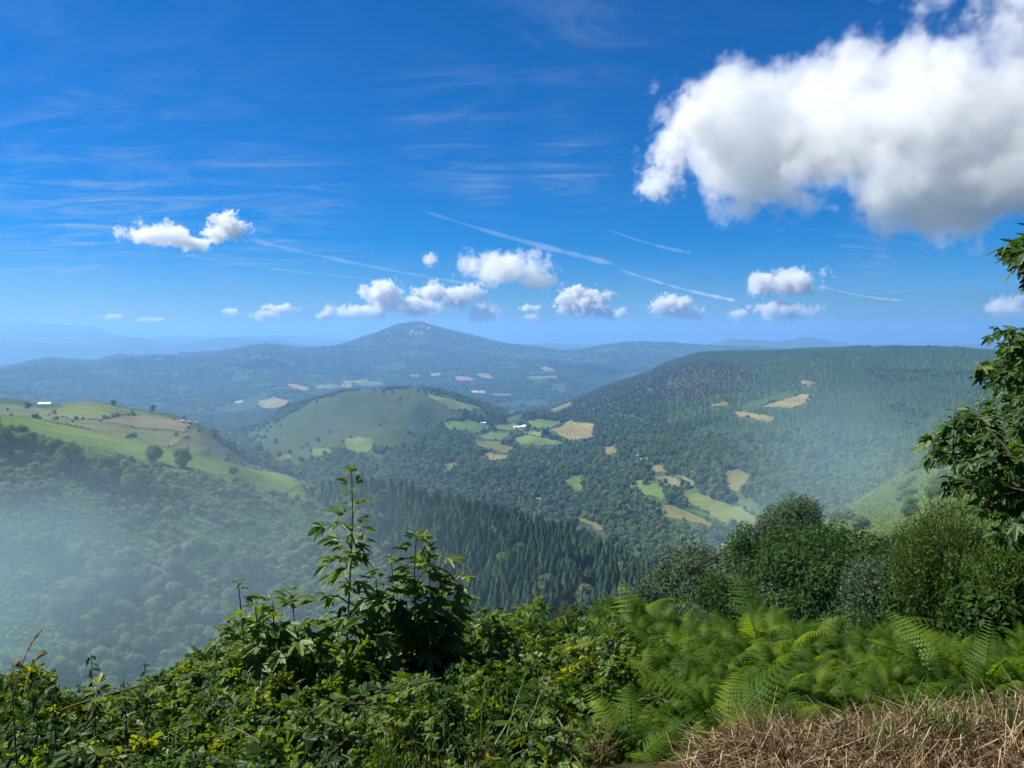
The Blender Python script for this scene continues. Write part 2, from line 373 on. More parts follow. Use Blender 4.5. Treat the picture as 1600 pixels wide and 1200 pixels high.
# ------------------------------------------------------------------ terrain mesh
PX, PY = proj(GX, GY, H)
front = (np.abs(AZ) < R(60))[:, None] & (GR > 0)
tint = np.zeros(H.shape + (3,))
def col3(c): return np.array(c)[None, None]
nz = fbm(GX / 260, GY / 260, 4, 61)[..., None] * 0.5 + 0.5
nf = fbm(GX / 22, GY / 22, 3, 71)[..., None] * 0.5 + 0.5
tint[:] = col3((0.030, 0.052, 0.022)) * (1 - nz) + col3((0.05, 0.075, 0.026)) * nz
far = sstep(2800, 3600, GR)[..., None]
tint = tint * (1 - far) + far * (col3((0.024, 0.046, 0.022)) * (1 - nz) + col3((0.05, 0.07, 0.03)) * nz)
def paint(poly, rlo, rhi, c1, c2=None, soft=1.0):
    global tint
    m = (front[..., None] & inpoly(PX, PY, poly)[..., None] & (GR > rlo)[..., None] & (GR < rhi)[..., None]) * soft
    c = col3(c1) if c2 is None else col3(c1) * (1 - nf) + col3(c2) * nf
    tint = tint * (1 - m) + c * m
HEATH = [(395,690),(450,648),(500,628),(540,612),(600,610),(650,606),(700,618),(735,640),(712,652),(688,662),(650,690),(600,706),(545,716),(480,730),(440,728)]
HEATHTOP = [(450,648),(500,628),(540,612),(600,610),(650,606),(700,618),(735,640),(712,652),(688,662),(640,672),(560,690),(520,668),(470,680)]
DEAD = [(900,628),(950,606),(1000,588),(1040,572),(1100,566),(1150,572),(1185,590),(1150,615),(1080,628),(1010,632),(960,645),(890,655),(870,642)]
FIELDHILL = [(0,630),(80,640),(100,630),(140,626),(220,643),(300,660),(350,690),(300,712),(220,690),(100,662),(0,652)]
paint(HEATH, 1300, 2300, (0.034, 0.056, 0.020), (0.052, 0.062, 0.028))
paint(DEAD, 1500, 2800, (0.055, 0.048, 0.038), (0.045, 0.050, 0.030))
paint(FIELDHILL, 560, 1500, (0.075, 0.095, 0.035), (0.10, 0.10, 0.05))
paint([(-400,640),(0,640),(480,752),(480,1200),(-400,1200)], 150, 420, (0.085, 0.145, 0.036), (0.06, 0.10, 0.030))
paint([(1180,900),(1310,800),(1400,742),(1490,685),(1700,600),(1700,1000),(1300,1000)], 60, 640, (0.05, 0.09, 0.026), (0.065, 0.085, 0.034))
paint([(330,690),(400,700),(480,752),(420,770),(330,720)], 440, 960, (0.07, 0.09, 0.04), (0.10, 0.095, 0.06))
near = 1 - sstep(6, 30, GR)[..., None]
tint = tint * (1 - near) + near * (col3((0.035, 0.03, 0.016)) * (1 - nf) + col3((0.055, 0.05, 0.024)) * nf)
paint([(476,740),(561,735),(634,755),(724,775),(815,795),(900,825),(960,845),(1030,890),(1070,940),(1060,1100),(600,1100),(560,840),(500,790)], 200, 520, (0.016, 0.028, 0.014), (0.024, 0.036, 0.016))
# rocks near the summit
m = (np.hypot(PX - 655, (PY - 515) * 1.6) < 17 + 10 * fbm(GX / 120, GY / 120, 3, 5)) & (GR > 6000) & (GR < 8000) & front
m &= fbm(GX / 60, GY / 60, 3, 6) > 0.02
tint[m] = (0.30, 0.28, 0.25)
na, nr = H.shape
V = np.stack([GX, GY, H], -1).reshape(-1, 3)
i = np.arange(na)[:, None]; i2 = (i + 1) % na; j = np.arange(nr - 1)[None]
Fq = np.stack([i * nr + j, i * nr + j + 1, i2 * nr + j + 1, i2 * nr + j], -1).reshape(-1, 4)
c0 = len(V); V = np.vstack([V, [[0, 0, -1.6]]])
Ft = np.stack([np.full(na, c0), np.arange(na) * nr, ((np.arange(na) + 1) % na) * nr], -1)
mt, nt, out = material('land'); L = nt.links.new
at = N(nt, 'ShaderNodeAttribute', attribute_name='tint'); tc = N(nt, 'ShaderNodeTexCoord')
n1 = N(nt, 'ShaderNodeTexNoise', Scale=0.05, Detail=8.0, Roughness=0.65); L(tc.outputs['Object'], n1.inputs['Vector'])
n2 = N(nt, 'ShaderNodeTexNoise', Scale=3.0, Detail=6.0, Roughness=0.7); L(tc.outputs['Object'], n2.inputs['Vector'])
v = mathn(nt, 'ADD', mathn(nt, 'MULTIPLY', n1.outputs[0], 0.9), mathn(nt, 'MULTIPLY', n2.outputs[0], 0.9))
cmul = ramp(nt, mathn(nt, 'MULTIPLY', v, 0.55), [(0.25, (0.45, 0.45, 0.45)), (0.72, (1.6, 1.6, 1.6))])
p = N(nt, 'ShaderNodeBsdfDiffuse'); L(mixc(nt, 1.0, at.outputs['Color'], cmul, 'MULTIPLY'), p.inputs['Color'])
b = N(nt, 'ShaderNodeBump', Strength=0.6, Distance=1.5); L(n1.outputs[0], b.inputs['Height']); L(b.outputs[0], p.inputs['Normal'])
L(p.outputs[0], out.inputs['Surface'])
me = mesh_np('ground', V, [Fq, Ft], mt, smooth=True)
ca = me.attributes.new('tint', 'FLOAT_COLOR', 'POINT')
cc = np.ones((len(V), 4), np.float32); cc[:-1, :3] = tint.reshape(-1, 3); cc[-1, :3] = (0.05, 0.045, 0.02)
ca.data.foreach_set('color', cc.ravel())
ground_o = obj('ground', me); tag(ground_o, 'rolling mountain land from the verge underfoot out to the blue ridges', kind='structure')

# ------------------------------------------------------------------ air
HAZE = 1.3e-4
zlo, zhi = float(H.min()) - 1.0, float(H.max()) + 12.0
mb = MB(); mb.box((0, 0, (zlo + zhi) / 2), (23000, 23000, (zhi - zlo) / 2))
hm, nt, out = material('haze')
pv = N(nt, 'ShaderNodeVolumePrincipled'); pv.inputs['Color'].default_value = (0.25, 0.54, 1.0, 1)
pv.inputs['Density'].default_value = HAZE; pv.inputs['Anisotropy'].default_value = 0.2
nt.links.new(pv.outputs[0], out.inputs['Volume'])
haze = mb.build('haze', hm); tag(haze, 'thin blue summer haze lying over the valleys', kind='stuff')
print('haze box', zlo, zhi)
# ------------------------------------------------------------------ meadows and hay fields (draped sheets), far and near
def drape(poly, rmin, name, mat, label, group=None, lift=None, rmax=1e9, ripple=0.0):
    P = np.array([hit(px, py, rmin, rmax) for px, py in poly])
    dist = float(np.median(np.hypot(P[:, 0], P[:, 1])))
    step = max(1.5, dist * 0.009)
    pts, n = [], len(P)
    for k in range(n):                                  # uneven edge
        a, b2 = P[k, :2], P[(k + 1) % n, :2]; m = max(1, int(np.linalg.norm(b2 - a) / step))
        nrm = np.array([-(b2 - a)[1], (b2 - a)[0]]); nrm = nrm / (np.linalg.norm(nrm) + 1e-9)
        for q in range(m):
            w = a + (b2 - a) * q / m
            pts.append(w + (nrm * (hash2(np.array([k * 31 + q]), np.array([int(dist)]), 5)[0] - .5) * step * 0.8 if q else 0))
    edge = np.array(pts); ne = len(edge)
    lo, hi = edge.min(0), edge.max(0)
    gx, gy = np.meshgrid(np.arange(lo[0], hi[0], step), np.arange(lo[1], hi[1], step))
    q = np.stack([gx.ravel(), gy.ravel()], -1); q = q[inpoly(q[:, 0], q[:, 1], edge)]
    if len(q): q = q[[np.min(np.hypot(*(edge - u).T)) > step * 0.4 for u in q]] if len(q) < 6000 else q
    allp = np.vstack([edge, q])
    res = delaunay_2d_cdt([Vector(u) for u in allp], [], [list(range(ne))], 1, 1e-4)
    V2 = np.array([[u.x, u.y] for u in res[0]]); F = [f for f in res[2] if len(f) == 3]
    if not F: return None
    z = ground(V2[:, 0], V2[:, 1]); r = np.hypot(V2[:, 0], V2[:, 1])
    V3 = np.column_stack([V2, z + (0.10 + r * 0.0005 if lift is None else lift)])
    o = obj(name, mesh_np(name, V3, np.array(F), mat, smooth=True)); tag(o, label, group=group, kind='structure')
    return o
def field_mat(name, c1, c2, scale=0.02, stripes=False):
    m, nt, out = material(name); L = nt.links.new
    tc = N(nt, 'ShaderNodeTexCoord')
    a = N(nt, 'ShaderNodeTexNoise', Scale=scale, Detail=7.0, Roughness=0.65); L(tc.outputs['Object'], a.inputs['Vector'])
    b2 = N(nt, 'ShaderNodeTexNoise', Scale=scale * 14, Detail=4.0, Roughness=0.7); L(tc.outputs['Object'], b2.inputs['Vector'])
    f = mathn(nt, 'ADD', mathn(nt, 'MULTIPLY', a.outputs[0], 0.75), mathn(nt, 'MULTIPLY', b2.outputs[0], 0.35))
    if stripes:
        w = N(nt, 'ShaderNodeTexWave', Scale=scale * 3, Distortion=3.0, Detail=2.0); L(tc.outputs['Object'], w.inputs['Vector'])
        f = mathn(nt, 'ADD', mathn(nt, 'MULTIPLY', f, 0.85), mathn(nt, 'MULTIPLY', w.outputs[0], 0.10))
    col = ramp(nt, f, [(0.40, c1), (0.68, c2)])
    d = N(nt, 'ShaderNodeBsdfDiffuse'); L(col, d.inputs['Color'])
    bp = N(nt, 'ShaderNodeBump', Strength=0.5, Distance=0.4); L(b2.outputs[0], bp.inputs['Height']); L(bp.outputs[0], d.inputs['Normal'])
    L(d.outputs[0], out.inputs['Surface']); return m
F_GREEN = field_mat('meadow_green', (0.0533, 0.0772, 0.0197), (0.1403, 0.1649, 0.0491), 0.02)
F_LUSH = field_mat('meadow_lush', (0.047, 0.0797, 0.0197), (0.1169, 0.1611, 0.0412), 0.015)
F_DARK = field_mat('meadow_dark', (0.0279, 0.053, 0.0179), (0.0665, 0.1039, 0.0332), 0.02)
F_HAY = field_mat('hay_stubble', (0.1226, 0.1059, 0.0418), (0.2578, 0.2204, 0.0997), 0.012, True)
F_OLIVE = field_mat('meadow_dry', (0.0696, 0.0752, 0.025), (0.158, 0.1454, 0.054), 0.02)
F_TAN = field_mat('ploughed_tan', (0.100, 0.090, 0.046), (0.165, 0.142, 0.080), 0.02)
F_PINK = field_mat('ploughed_red', (0.1641, 0.0912, 0.0669), (0.3084, 0.1905, 0.136), 0.02)
F_PALE = field_mat('bare_earth', (0.1824, 0.152, 0.1033), (0.3809, 0.3265, 0.2358), 0.02)
FIELDS = [  # polygon in photo pixels, nearest distance, name, material, label
 ([(-260,640),(-120,641),(0,650),(60,656),(130,672),(200,683),(260,700),(330,719),(400,735),(468,751),(474,758),(455,768),(440,771),(410,764),(367,748),(315,738),(262,729),(210,719),(157,703),(79,687),(0,669),(-260,652)],300,'meadow',F_LUSH,'bright green meadow strip along the crest of the near left spur'),
 ([(40,655),(110,660),(205,683),(200,692),(150,681),(90,672),(45,664)],500,'meadow',F_OLIVE,'dry paler pasture above the bright green crest strip'),
 ([(80,646),(100,634),(140,631),(190,638),(216,648),(160,656),(110,656)],800,'meadow',F_GREEN,'green dome of pasture on top of the field hill at left'),
 ([(155,659),(222,649),(262,655),(300,665),(290,676),(230,681),(165,668)],800,'hay_field',F_TAN,'brown mown field on the shoulder of the field hill at left'),
 ([(205,688),(262,690),(296,680),(270,698),(235,697)],600,'hay_field',F_OLIVE,'olive fallow ground below the brown mown field'),
 ([(485,702),(514,700),(520,707),(505,714),(486,712)],950,'meadow',F_GREEN,'small rough meadow low on the left flank of the heath hill'),
 ([(534,688),(560,682),(585,690),(582,704),(560,708),(540,702)],1000,'meadow',F_GREEN,'green rough pasture on the front of the heath hill'),
 ([(425,716),(448,706),(458,712),(440,724)],900,'meadow',F_OLIVE,'thin grassy clearing at the left foot of the heath hill'),
 ([(690,726),(712,722),(720,731),(700,737)],900,'meadow',F_GREEN,'small bright clearing in the valley wood above the conifer wood'),
 ([(1150,778),(1178,782),(1196,800),(1180,806),(1158,792)],700,'meadow',F_DARK,'rough ferny clearing right of the large sunlit meadow'),
 ([(940,700),(962,697),(968,706),(948,712)],1000,'meadow',F_OLIVE,'small dry clearing in the wood between the farm and the hamlet'),
 ([(661,615),(694,622),(735,632),(760,641),(739,643),(703,640),(680,628)],1500,'meadow',F_GREEN,'sloping green meadow on the back of the heath hill'),
 ([(692,662),(709,657),(735,658),(767,665),(765,672),(741,678),(716,672),(703,672)],1300,'meadow',F_LUSH,'wide green meadow left of the white farm'),
 ([(741,682),(765,673),(802,677),(790,684),(780,688),(757,687)],1300,'meadow',F_LUSH,'green meadow in front of the white farm'),
 ([(772,665),(802,662),(823,669),(814,674),(780,672)],1300,'meadow',F_GREEN,'small green paddock round the white farm'),
 ([(823,659),(840,655),(877,658),(857,671),(829,669)],1300,'meadow',F_LUSH,'green meadow right of the white farm below the conifer ridge'),
 ([(857,672),(889,657),(930,663),(924,684),(889,688),(872,680)],1300,'hay_field',F_HAY,'straw coloured hay field at the right end of the farm clearing'),
 ([(801,686),(825,680),(859,687),(885,693),(855,697),(814,696)],1200,'meadow',F_LUSH,'long green meadow at the lower edge of the farm clearing'),
 ([(816,679),(829,673),(847,678),(859,686),(836,682)],1300,'meadow',F_GREEN,'narrow green meadow between two hedges beside the farm'),
 ([(735,688),(780,690),(801,701),(791,709),(776,704),(750,699)],1200,'meadow',F_OLIVE,'olive dry meadow below the farm clearing'),
 ([(750,713),(765,705),(780,711),(799,710),(791,717),(765,719)],1100,'hay_field',F_HAY,'small straw coloured field among the trees below the farm'),
 ([(786,645),(802,640),(803,644),(789,650)],1700,'meadow',F_LUSH,'tiny bright meadow on the saddle behind the farm'),
 ([(789,656),(810,646),(819,653),(795,660)],1600,'meadow',F_DARK,'dark green hedged field behind the farm'),
 ([(857,642),(876,634),(896,628),(890,635),(870,643)],1500,'hay_field',F_OLIVE,'pale slanting field at the foot of the dead wood'),
 ([(881,752),(895,745),(909,742),(911,766),(898,768)],800,'meadow',F_LUSH,'small oval meadow among round trees in the valley'),
 ([(833,779),(847,772),(849,783)],700,'hay_field',F_HAY,'tiny tan clearing behind the conifer wood'),
 ([(894,809),(915,812),(948,826),(935,830)],600,'hay_field',F_OLIVE,'thin pale strip of grass behind the conifer wood'),
 ([(988,753),(1011,749),(1035,761),(1042,779),(1031,783),(1005,772)],800,'meadow',F_LUSH,'green meadow just below the hamlet'),
 ([(1018,745),(1042,744),(1069,753),(1061,762),(1035,759)],800,'hay_field',F_TAN,'brownish field between the hamlet trees'),
 ([(1050,740),(1072,746),(1091,755),(1080,762),(1068,750)],800,'hay_field',F_TAN,'narrow brown terrace right of the hamlet field'),
 ([(1011,728),(1031,728),(1044,738),(1024,739)],900,'meadow',F_OLIVE,'dry grass patch beside the hamlet houses'),
 ([(1061,765),(1091,771),(1127,785),(1161,793),(1180,806),(1191,819),(1155,823),(1127,816),(1084,790)],600,'meadow',F_GREEN,'large sunlit meadow sloping down right of the hamlet'),
 ([(1026,792),(1050,790),(1084,804),(1121,824),(1099,821),(1065,813),(1042,808)],600,'hay_field',F_OLIVE,'yellowish mown strip along the lower edge of the hamlet meadows'),
 ([(1036,788),(1080,793),(1118,811),(1125,818),(1091,805),(1055,791)],600,'meadow',F_DARK,'darker green strip between the hamlet meadows'),
 ([(1119,846),(1142,846),(1144,856),(1131,862)],450,'meadow',F_LUSH,'small bright patch of grass at the valley bottom'),
 ([(1129,735),(1155,733),(1174,745),(1151,770),(1132,759)],700,'meadow',F_OLIVE,'scrubby rough clearing in the wood right of the hamlet'),
 ([(1191,636),(1252,616),(1271,617),(1256,632),(1239,638)],1100,'hay_field',F_HAY,'long golden hay field high on the forest hill'),
 ([(1141,646),(1154,644),(1210,653),(1207,659),(1181,656)],1100,'hay_field',F_HAY,'lower pale hay field on the forest hill'),
 ([(1251,594),(1276,598),(1262,607),(1252,601)],1300,'hay_field',F_TAN,'small orange brown field at the top of the hill clearing'),
 ([(1168,629),(1249,606),(1248,615),(1191,633),(1155,642)],1200,'meadow',F_DARK,'green pasture between the hay fields on the forest hill'),
 ([(1109,632),(1141,628),(1137,635),(1110,637)],1300,'meadow',F_OLIVE,'pale grass terrace left of the hill hay fields'),
 ([(1412,712),(1430,694),(1446,687),(1455,688),(1437,706)],250,'hay_field',F_PALE,'bare pale patch of ground on the misty slope at right'),
 ([(403,627),(427,621),(451,627),(452,633),(420,640),(407,636)],2900,'hay_field',F_HAY,'tan hay knoll standing out of the blue woods'),
 ([(444,600),(457,600),(483,606),(481,612),(467,609)],3300,'hay_field',F_PINK,'reddish ploughed field near the distant village'),
 ([(533,596),(574,593),(576,597),(535,599)],3300,'hay_field',F_HAY,'long straw field above the distant village'),
 ([(532,601),(552,600),(548,606),(533,605)],3300,'hay_field',F_PINK,'small reddish field right of the distant village'),
 ([(490,602),(528,600),(530,606),(494,608)],3300,'meadow',F_GREEN,'grass round the houses of the distant village'),
 ([(556,597),(596,596),(596,602),(558,603)],3300,'meadow',F_GREEN,'thin green strip beyond the heath hill'),
 ([(636,585),(656,586),(655,590),(643,590)],3500,'hay_field',F_TAN,'leftmost tan field at the foot of the peak'),
 ([(670,584),(689,583),(687,587),(673,588)],3500,'hay_field',F_PINK,'brownish field below the peak'),
 ([(710,588),(737,590),(736,595),(712,594)],3500,'hay_field',F_PINK,'broader reddish field below the peak'),
 ([(744,584),(764,584),(766,588),(775,591),(761,592),(749,588)],3500,'hay_field',F_HAY,'bent straw field right of the peak fields'),
 ([(842,575),(852,573),(869,579),(856,581)],3600,'hay_field',F_HAY,'lone tan field high on the far slope'),
 ([(829,589),(869,588),(866,592),(830,593)],3400,'meadow',F_GREEN,'pale green terrace below the lone tan field'),
 ([(735,610),(760,612),(758,615),(738,614)],3000,'hay_field',F_PALE,'thin pale strip in the far blue valley'),
 ([(760,615),(800,616),(797,619),(770,618)],3000,'hay_field',F_OLIVE,'second thin pale strip in the far blue valley'),
 ([(366,628),(379,626),(380,629),(370,631)],2900,'hay_field',F_PALE,'tiny bare patch left of the hay knoll'),
]
field_polys = []
for poly, rmin, nm, mt_, lab in FIELDS:
    o = drape(poly, rmin, nm, mt_, lab, rmax=rmin * 2.6 if rmin < 3000 else 7000)
    cxs, cys = zip(*poly); ctr = hit(sum(cxs) / len(cxs), sum(cys) / len(cys), rmin)
    field_polys.append((np.array(poly, float), rmin, o))
ROADS = []
def ribbon(name, label, pix_pts, rmin, width, mat, lift=0.25):
    P = np.array([hit(px, py, rmin) for px, py in pix_pts])
    # resample
    seg = np.concatenate([[0], np.cumsum(np.linalg.norm(np.diff(P[:, :2], axis=0), axis=1))])
    n = max(4, int(seg[-1] / 8)); t = np.linspace(0, seg[-1], n)
    x = pchip(seg, P[:, 0], t) if len(P) > 2 else np.interp(t, seg, P[:, 0]); y = pchip(seg, P[:, 1], t) if len(P) > 2 else np.interp(t, seg, P[:, 1])
    d = np.stack([np.gradient(x), np.gradient(y)], -1); d /= np.linalg.norm(d, axis=1)[:, None]
    nx, ny = -d[:, 1], d[:, 0]; V = []
    for s in (-1, 1):
        xx, yy = x + s * nx * width / 2, y + s * ny * width / 2
        V.append(np.stack([xx, yy, ground(xx, yy) + lift + 0.0004 * np.hypot(xx, yy)], -1))
    V = np.concatenate(V); i = np.arange(n - 1)
    o = obj(name, mesh_np(name, V, np.stack([i, i + 1, n + i + 1, n + i], -1), mat, True)); tag(o, label, kind='structure'); return o
ribbon('road', 'pale winding road cut in the hillside behind the near left spur', [(355,672),(362,684),(374,694),(384,704),(396,716),(402,724)], 700, 5.0, F_PALE)
ribbon('track', 'dirt track running up beside the hamlet meadows', [(985,771),(987,762),(983,754),(990,745)], 800, 3.5, F_PALE)
# ------------------------------------------------------------------ trees: shapes
def leaf_cloud(blobs, n, size, out_bias=0.6, seed=1, cull_inner=True, elong=1.0, flat=0.0, fuzz=.28):
    """n leaf-sized faces spread over the shells of ellipsoid blobs (c, r)"""
    g = np.random.default_rng(seed)
    C = np.array([b[0] for b in blobs], float); Rr = np.array([np.broadcast_to(b[1], 3) for b in blobs], float)
    w = (Rr ** 1.6).prod(1) ** (2 / 3.); k = g.choice(len(blobs), int(n * 1.6), p=w / w.sum())
    d = g.normal(size=(len(k), 3)); d /= np.linalg.norm(d, axis=1)[:, None]
    rad = 0.80 + fuzz * g.random(len(k)) ** (0.7 if fuzz < .3 else 1.2)
    P = C[k] + d * Rr[k] * rad[:, None]
    if cull_inner:
        keep = np.ones(len(P), bool)
        for c, r in zip(C, Rr):
            keep &= (((P - c) / r) ** 2).sum(1) > 0.60
        P, d, k = P[keep], d[keep], k[keep]
    P, d = P[:n], d[:n]; m = len(P)
    nrm = d * out_bias + g.normal(size=(m, 3)) * (1 - out_bias * 0.6) * 0.75; nrm[:, 2] += 0.25 + flat
    nrm /= np.linalg.norm(nrm, axis=1)[:, None]
    a = np.cross(nrm, g.normal(size=(m, 3))); a /= np.linalg.norm(a, axis=1)[:, None] + 1e-9; b = np.cross(nrm, a)
    s = size * (0.55 + 0.9 * g.random(m)); s1 = s[:, None] * elong; s2 = s[:, None] * 0.62
    V = np.stack([P - a * s1, P + b * s2 * (.7 + .6 * g.random(m))[:, None], P + a * s1, P - b * s2 * (.7 + .6 * g.random(m))[:, None]], 1).reshape(-1, 3)
    F = np.arange(4 * m).reshape(-1, 4)
    return V, F
def ico(level=1):
    t = (1 + 5 ** .5) / 2
    V = [(-1,t,0),(1,t,0),(-1,-t,0),(1,-t,0),(0,-1,t),(0,1,t),(0,-1,-t),(0,1,-t),(t,0,-1),(t,0,1),(-t,0,-1),(-t,0,1)]
    F = [(0,11,5),(0,5,1),(0,1,7),(0,7,10),(0,10,11),(1,5,9),(5,11,4),(11,10,2),(10,7,6),(7,1,8),(3,9,4),(3,4,2),(3,2,6),(3,6,8),(3,8,9),(4,9,5),(2,4,11),(6,2,10),(8,6,7),(9,8,1)]
    V = [np.array(v) / np.linalg.norm(v) for v in V]
    for _ in range(level):
        mid = {}; nF = []
        def m(a, b):
            k = (min(a, b), max(a, b))
            if k not in mid:
                v = V[a] + V[b]; V.append(v / np.linalg.norm(v)); mid[k] = len(V) - 1
            return mid[k]
        for a, b, c in F:
            x, y, z = m(a, b), m(b, c), m(c, a); nF += [(a, x, z), (b, y, x), (c, z, y), (x, y, z)]
        F = nF
    return np.array(V), np.array(F)
ICO0, ICO1 = ico(0), ico(1)
def crown_blobs(h, w, seed, nb=9, low=0.18, top=1.0, br0=.15, br1=.10):
    """blobs of a broadleaf crown of height h and width w standing on z=0"""
    g = np.random.default_rng(seed); out_ = []
    ctr = (low + top) / 2 * h; hz = (top - low) / 2 * h
    out_.append(((0, 0, ctr), (w * .33, w * .33, hz * .80)))
    for i in range(nb):
        u = g.random() * 2 - 1; th = i * 2.4 + g.random() * .8; rr = math.sqrt(1 - u * u * .85)
        br = w * (br0 + br1 * g.random())
        out_.append(((math.cos(th) * rr * (w * .5 - br * .8), math.sin(th) * rr * (w * .5 - br * .8), ctr + u * (hz - br * .8)), (br, br, br * (.75 + .3 * g.random()))))
    return out_
def crown_mesh(name, h, w, seed, n, size, mat, nb=9, low=0.18, core=True, out_bias=.6, elong=1.0, flat=0.0, fuzz=.28, br0=.15, br1=.10):
    bl = crown_blobs(h, w, seed, nb, low, 1.0, br0, br1); mb = MB()
    V, F = leaf_cloud(bl, n, size, out_bias, seed, elong=elong, flat=flat, fuzz=fuzz); mb.add(V, Q=F)
    if core:
        for c, r in bl:
            V0, F0 = ICO1 if n > 600 else ICO0
            if n > 6000 and r[0] < w * .2: continue
            mb.add(V0 * np.array(r) * (0.80 if fuzz < .3 else .72) + np.array(c), T=F0)
    return mb.mesh(name, mat)
def trunk_mesh(name, h, r, seed, mat, limbs=4, spread=1.0, crown_low=.3):
    g = np.random.default_rng(seed); mb = MB()
    z = np.linspace(-0.04 * h, h, 6); x = np.cumsum(g.normal(0, .02 * h, 6)); y = np.cumsum(g.normal(0, .02 * h, 6)); x -= x[0]; y -= y[0]
    P = np.stack([x, y, z], -1); mb.tube(P, np.linspace(r * 1.3, r * .25, 6), 6)
    for i in range(limbs):
        t = crown_low + (0.9 - crown_low) * g.random(); b0 = np.array([np.interp(t * h, z, x), np.interp(t * h, z, y), t * h])
        th = g.random() * 6.28; L_ = spread * (.5 + .5 * g.random())
        q = np.linspace(0, 1, 4)[:, None]
        mb.tube(b0 + q * np.array([math.cos(th) * L_, math.sin(th) * L_, L_ * .7]) + q * q * np.array([0, 0, -.15 * L_]), np.linspace(r * .45, r * .08, 4), 4)
    return mb.mesh(name, mat)
def conifer_mesh(name, h, w, seed, whorls, per, mat, sub=2):
    """drooping branch sprays round a straight axis"""
    g = np.random.default_rng(seed); mb = MB()
    V, T = [], []
    for k in range(whorls):
        t = (k + .3 * g.random()) / whorls; z = h * (.06 + .93 * t); L_ = (w / 2) * (1 - t) ** .85 * (.62 + .6 * g.random()) + .06 * w
        for q in range(per):
            th = q * 6.283 / per + k * 1.1 + g.normal(0, .2); l = L_ * (.7 + .5 * g.random()); dr = l * (.25 + .35 * g.random()); wd = l * .42
            d = np.array([math.cos(th), math.sin(th), 0]); s = np.array([-d[1], d[0], 0])
            b0 = np.array([0, 0, z + .10 * l]); m_ = d * l * .55 + [0, 0, z - dr * .25]; e = d * l + [0, 0, z - dr * (.9 + .3 * g.random())]
            i0 = len(V); V += [b0, m_ + s * wd * (.3 + .4 * g.random()) + [0, 0, -.1 * l], m_ - s * wd * .5 + [0, 0, -.1 * l], e, m_ + [0, 0, .07 * l]]
            T += [[i0, i0 + 1, i0 + 4], [i0, i0 + 4, i0 + 2], [i0 + 1, i0 + 3, i0 + 4], [i0 + 2, i0 + 4, i0 + 3]]
    mb.add(V, T)
    cone_t = np.arange(7) * 2 * np.pi / 7
    mb.add(np.vstack([[[0, 0, h]], np.stack([np.cos(cone_t) * w * .13, np.sin(cone_t) * w * .13, 0 * cone_t + h * .08], -1)]), [[0, 1 + q, 1 + (q + 1) % 7] for q in range(7)])
    return mb.mesh(name, mat)
M_BARK = plain_mat('bark', [(0.05, 0.04, 0.03), (0.13, 0.11, 0.09)], 6.0, bump=.4)
M_BROAD = leaf_mat('broadleaf_foliage', [(0.046, 0.090, 0.032), (0.080, 0.140, 0.044), (0.120, 0.180, 0.060), (0.155, 0.200, 0.095)], .40)
M_GREYL = leaf_mat('willow_foliage', [(0.085, 0.125, 0.066), (0.130, 0.172, 0.098), (0.19, 0.225, 0.145)], .38)
M_CONIF = leaf_mat('conifer_foliage', [(0.026, 0.056, 0.030), (0.044, 0.084, 0.044), (0.075, 0.122, 0.062)], .25)
M_PINEH = leaf_mat('plantation_foliage', [(0.056, 0.110, 0.050), (0.080, 0.142, 0.062), (0.105, 0.170, 0.075)], .34)
M_DEAD = leaf_mat('dead_twigs', [(0.062, 0.054, 0.046), (0.078, 0.066, 0.058), (0.05, 0.058, 0.04)], .0)
M_SCRUB = leaf_mat('scrub_foliage', [(0.095, 0.155, 0.058), (0.140, 0.200, 0.076), (0.165, 0.195, 0.11), (0.21, 0.245, 0.15)], .42)
M_BRACK = leaf_mat('bracken_foliage', [(0.085, 0.150, 0.036), (0.120, 0.195, 0.050), (0.155, 0.22, 0.068)], .40)

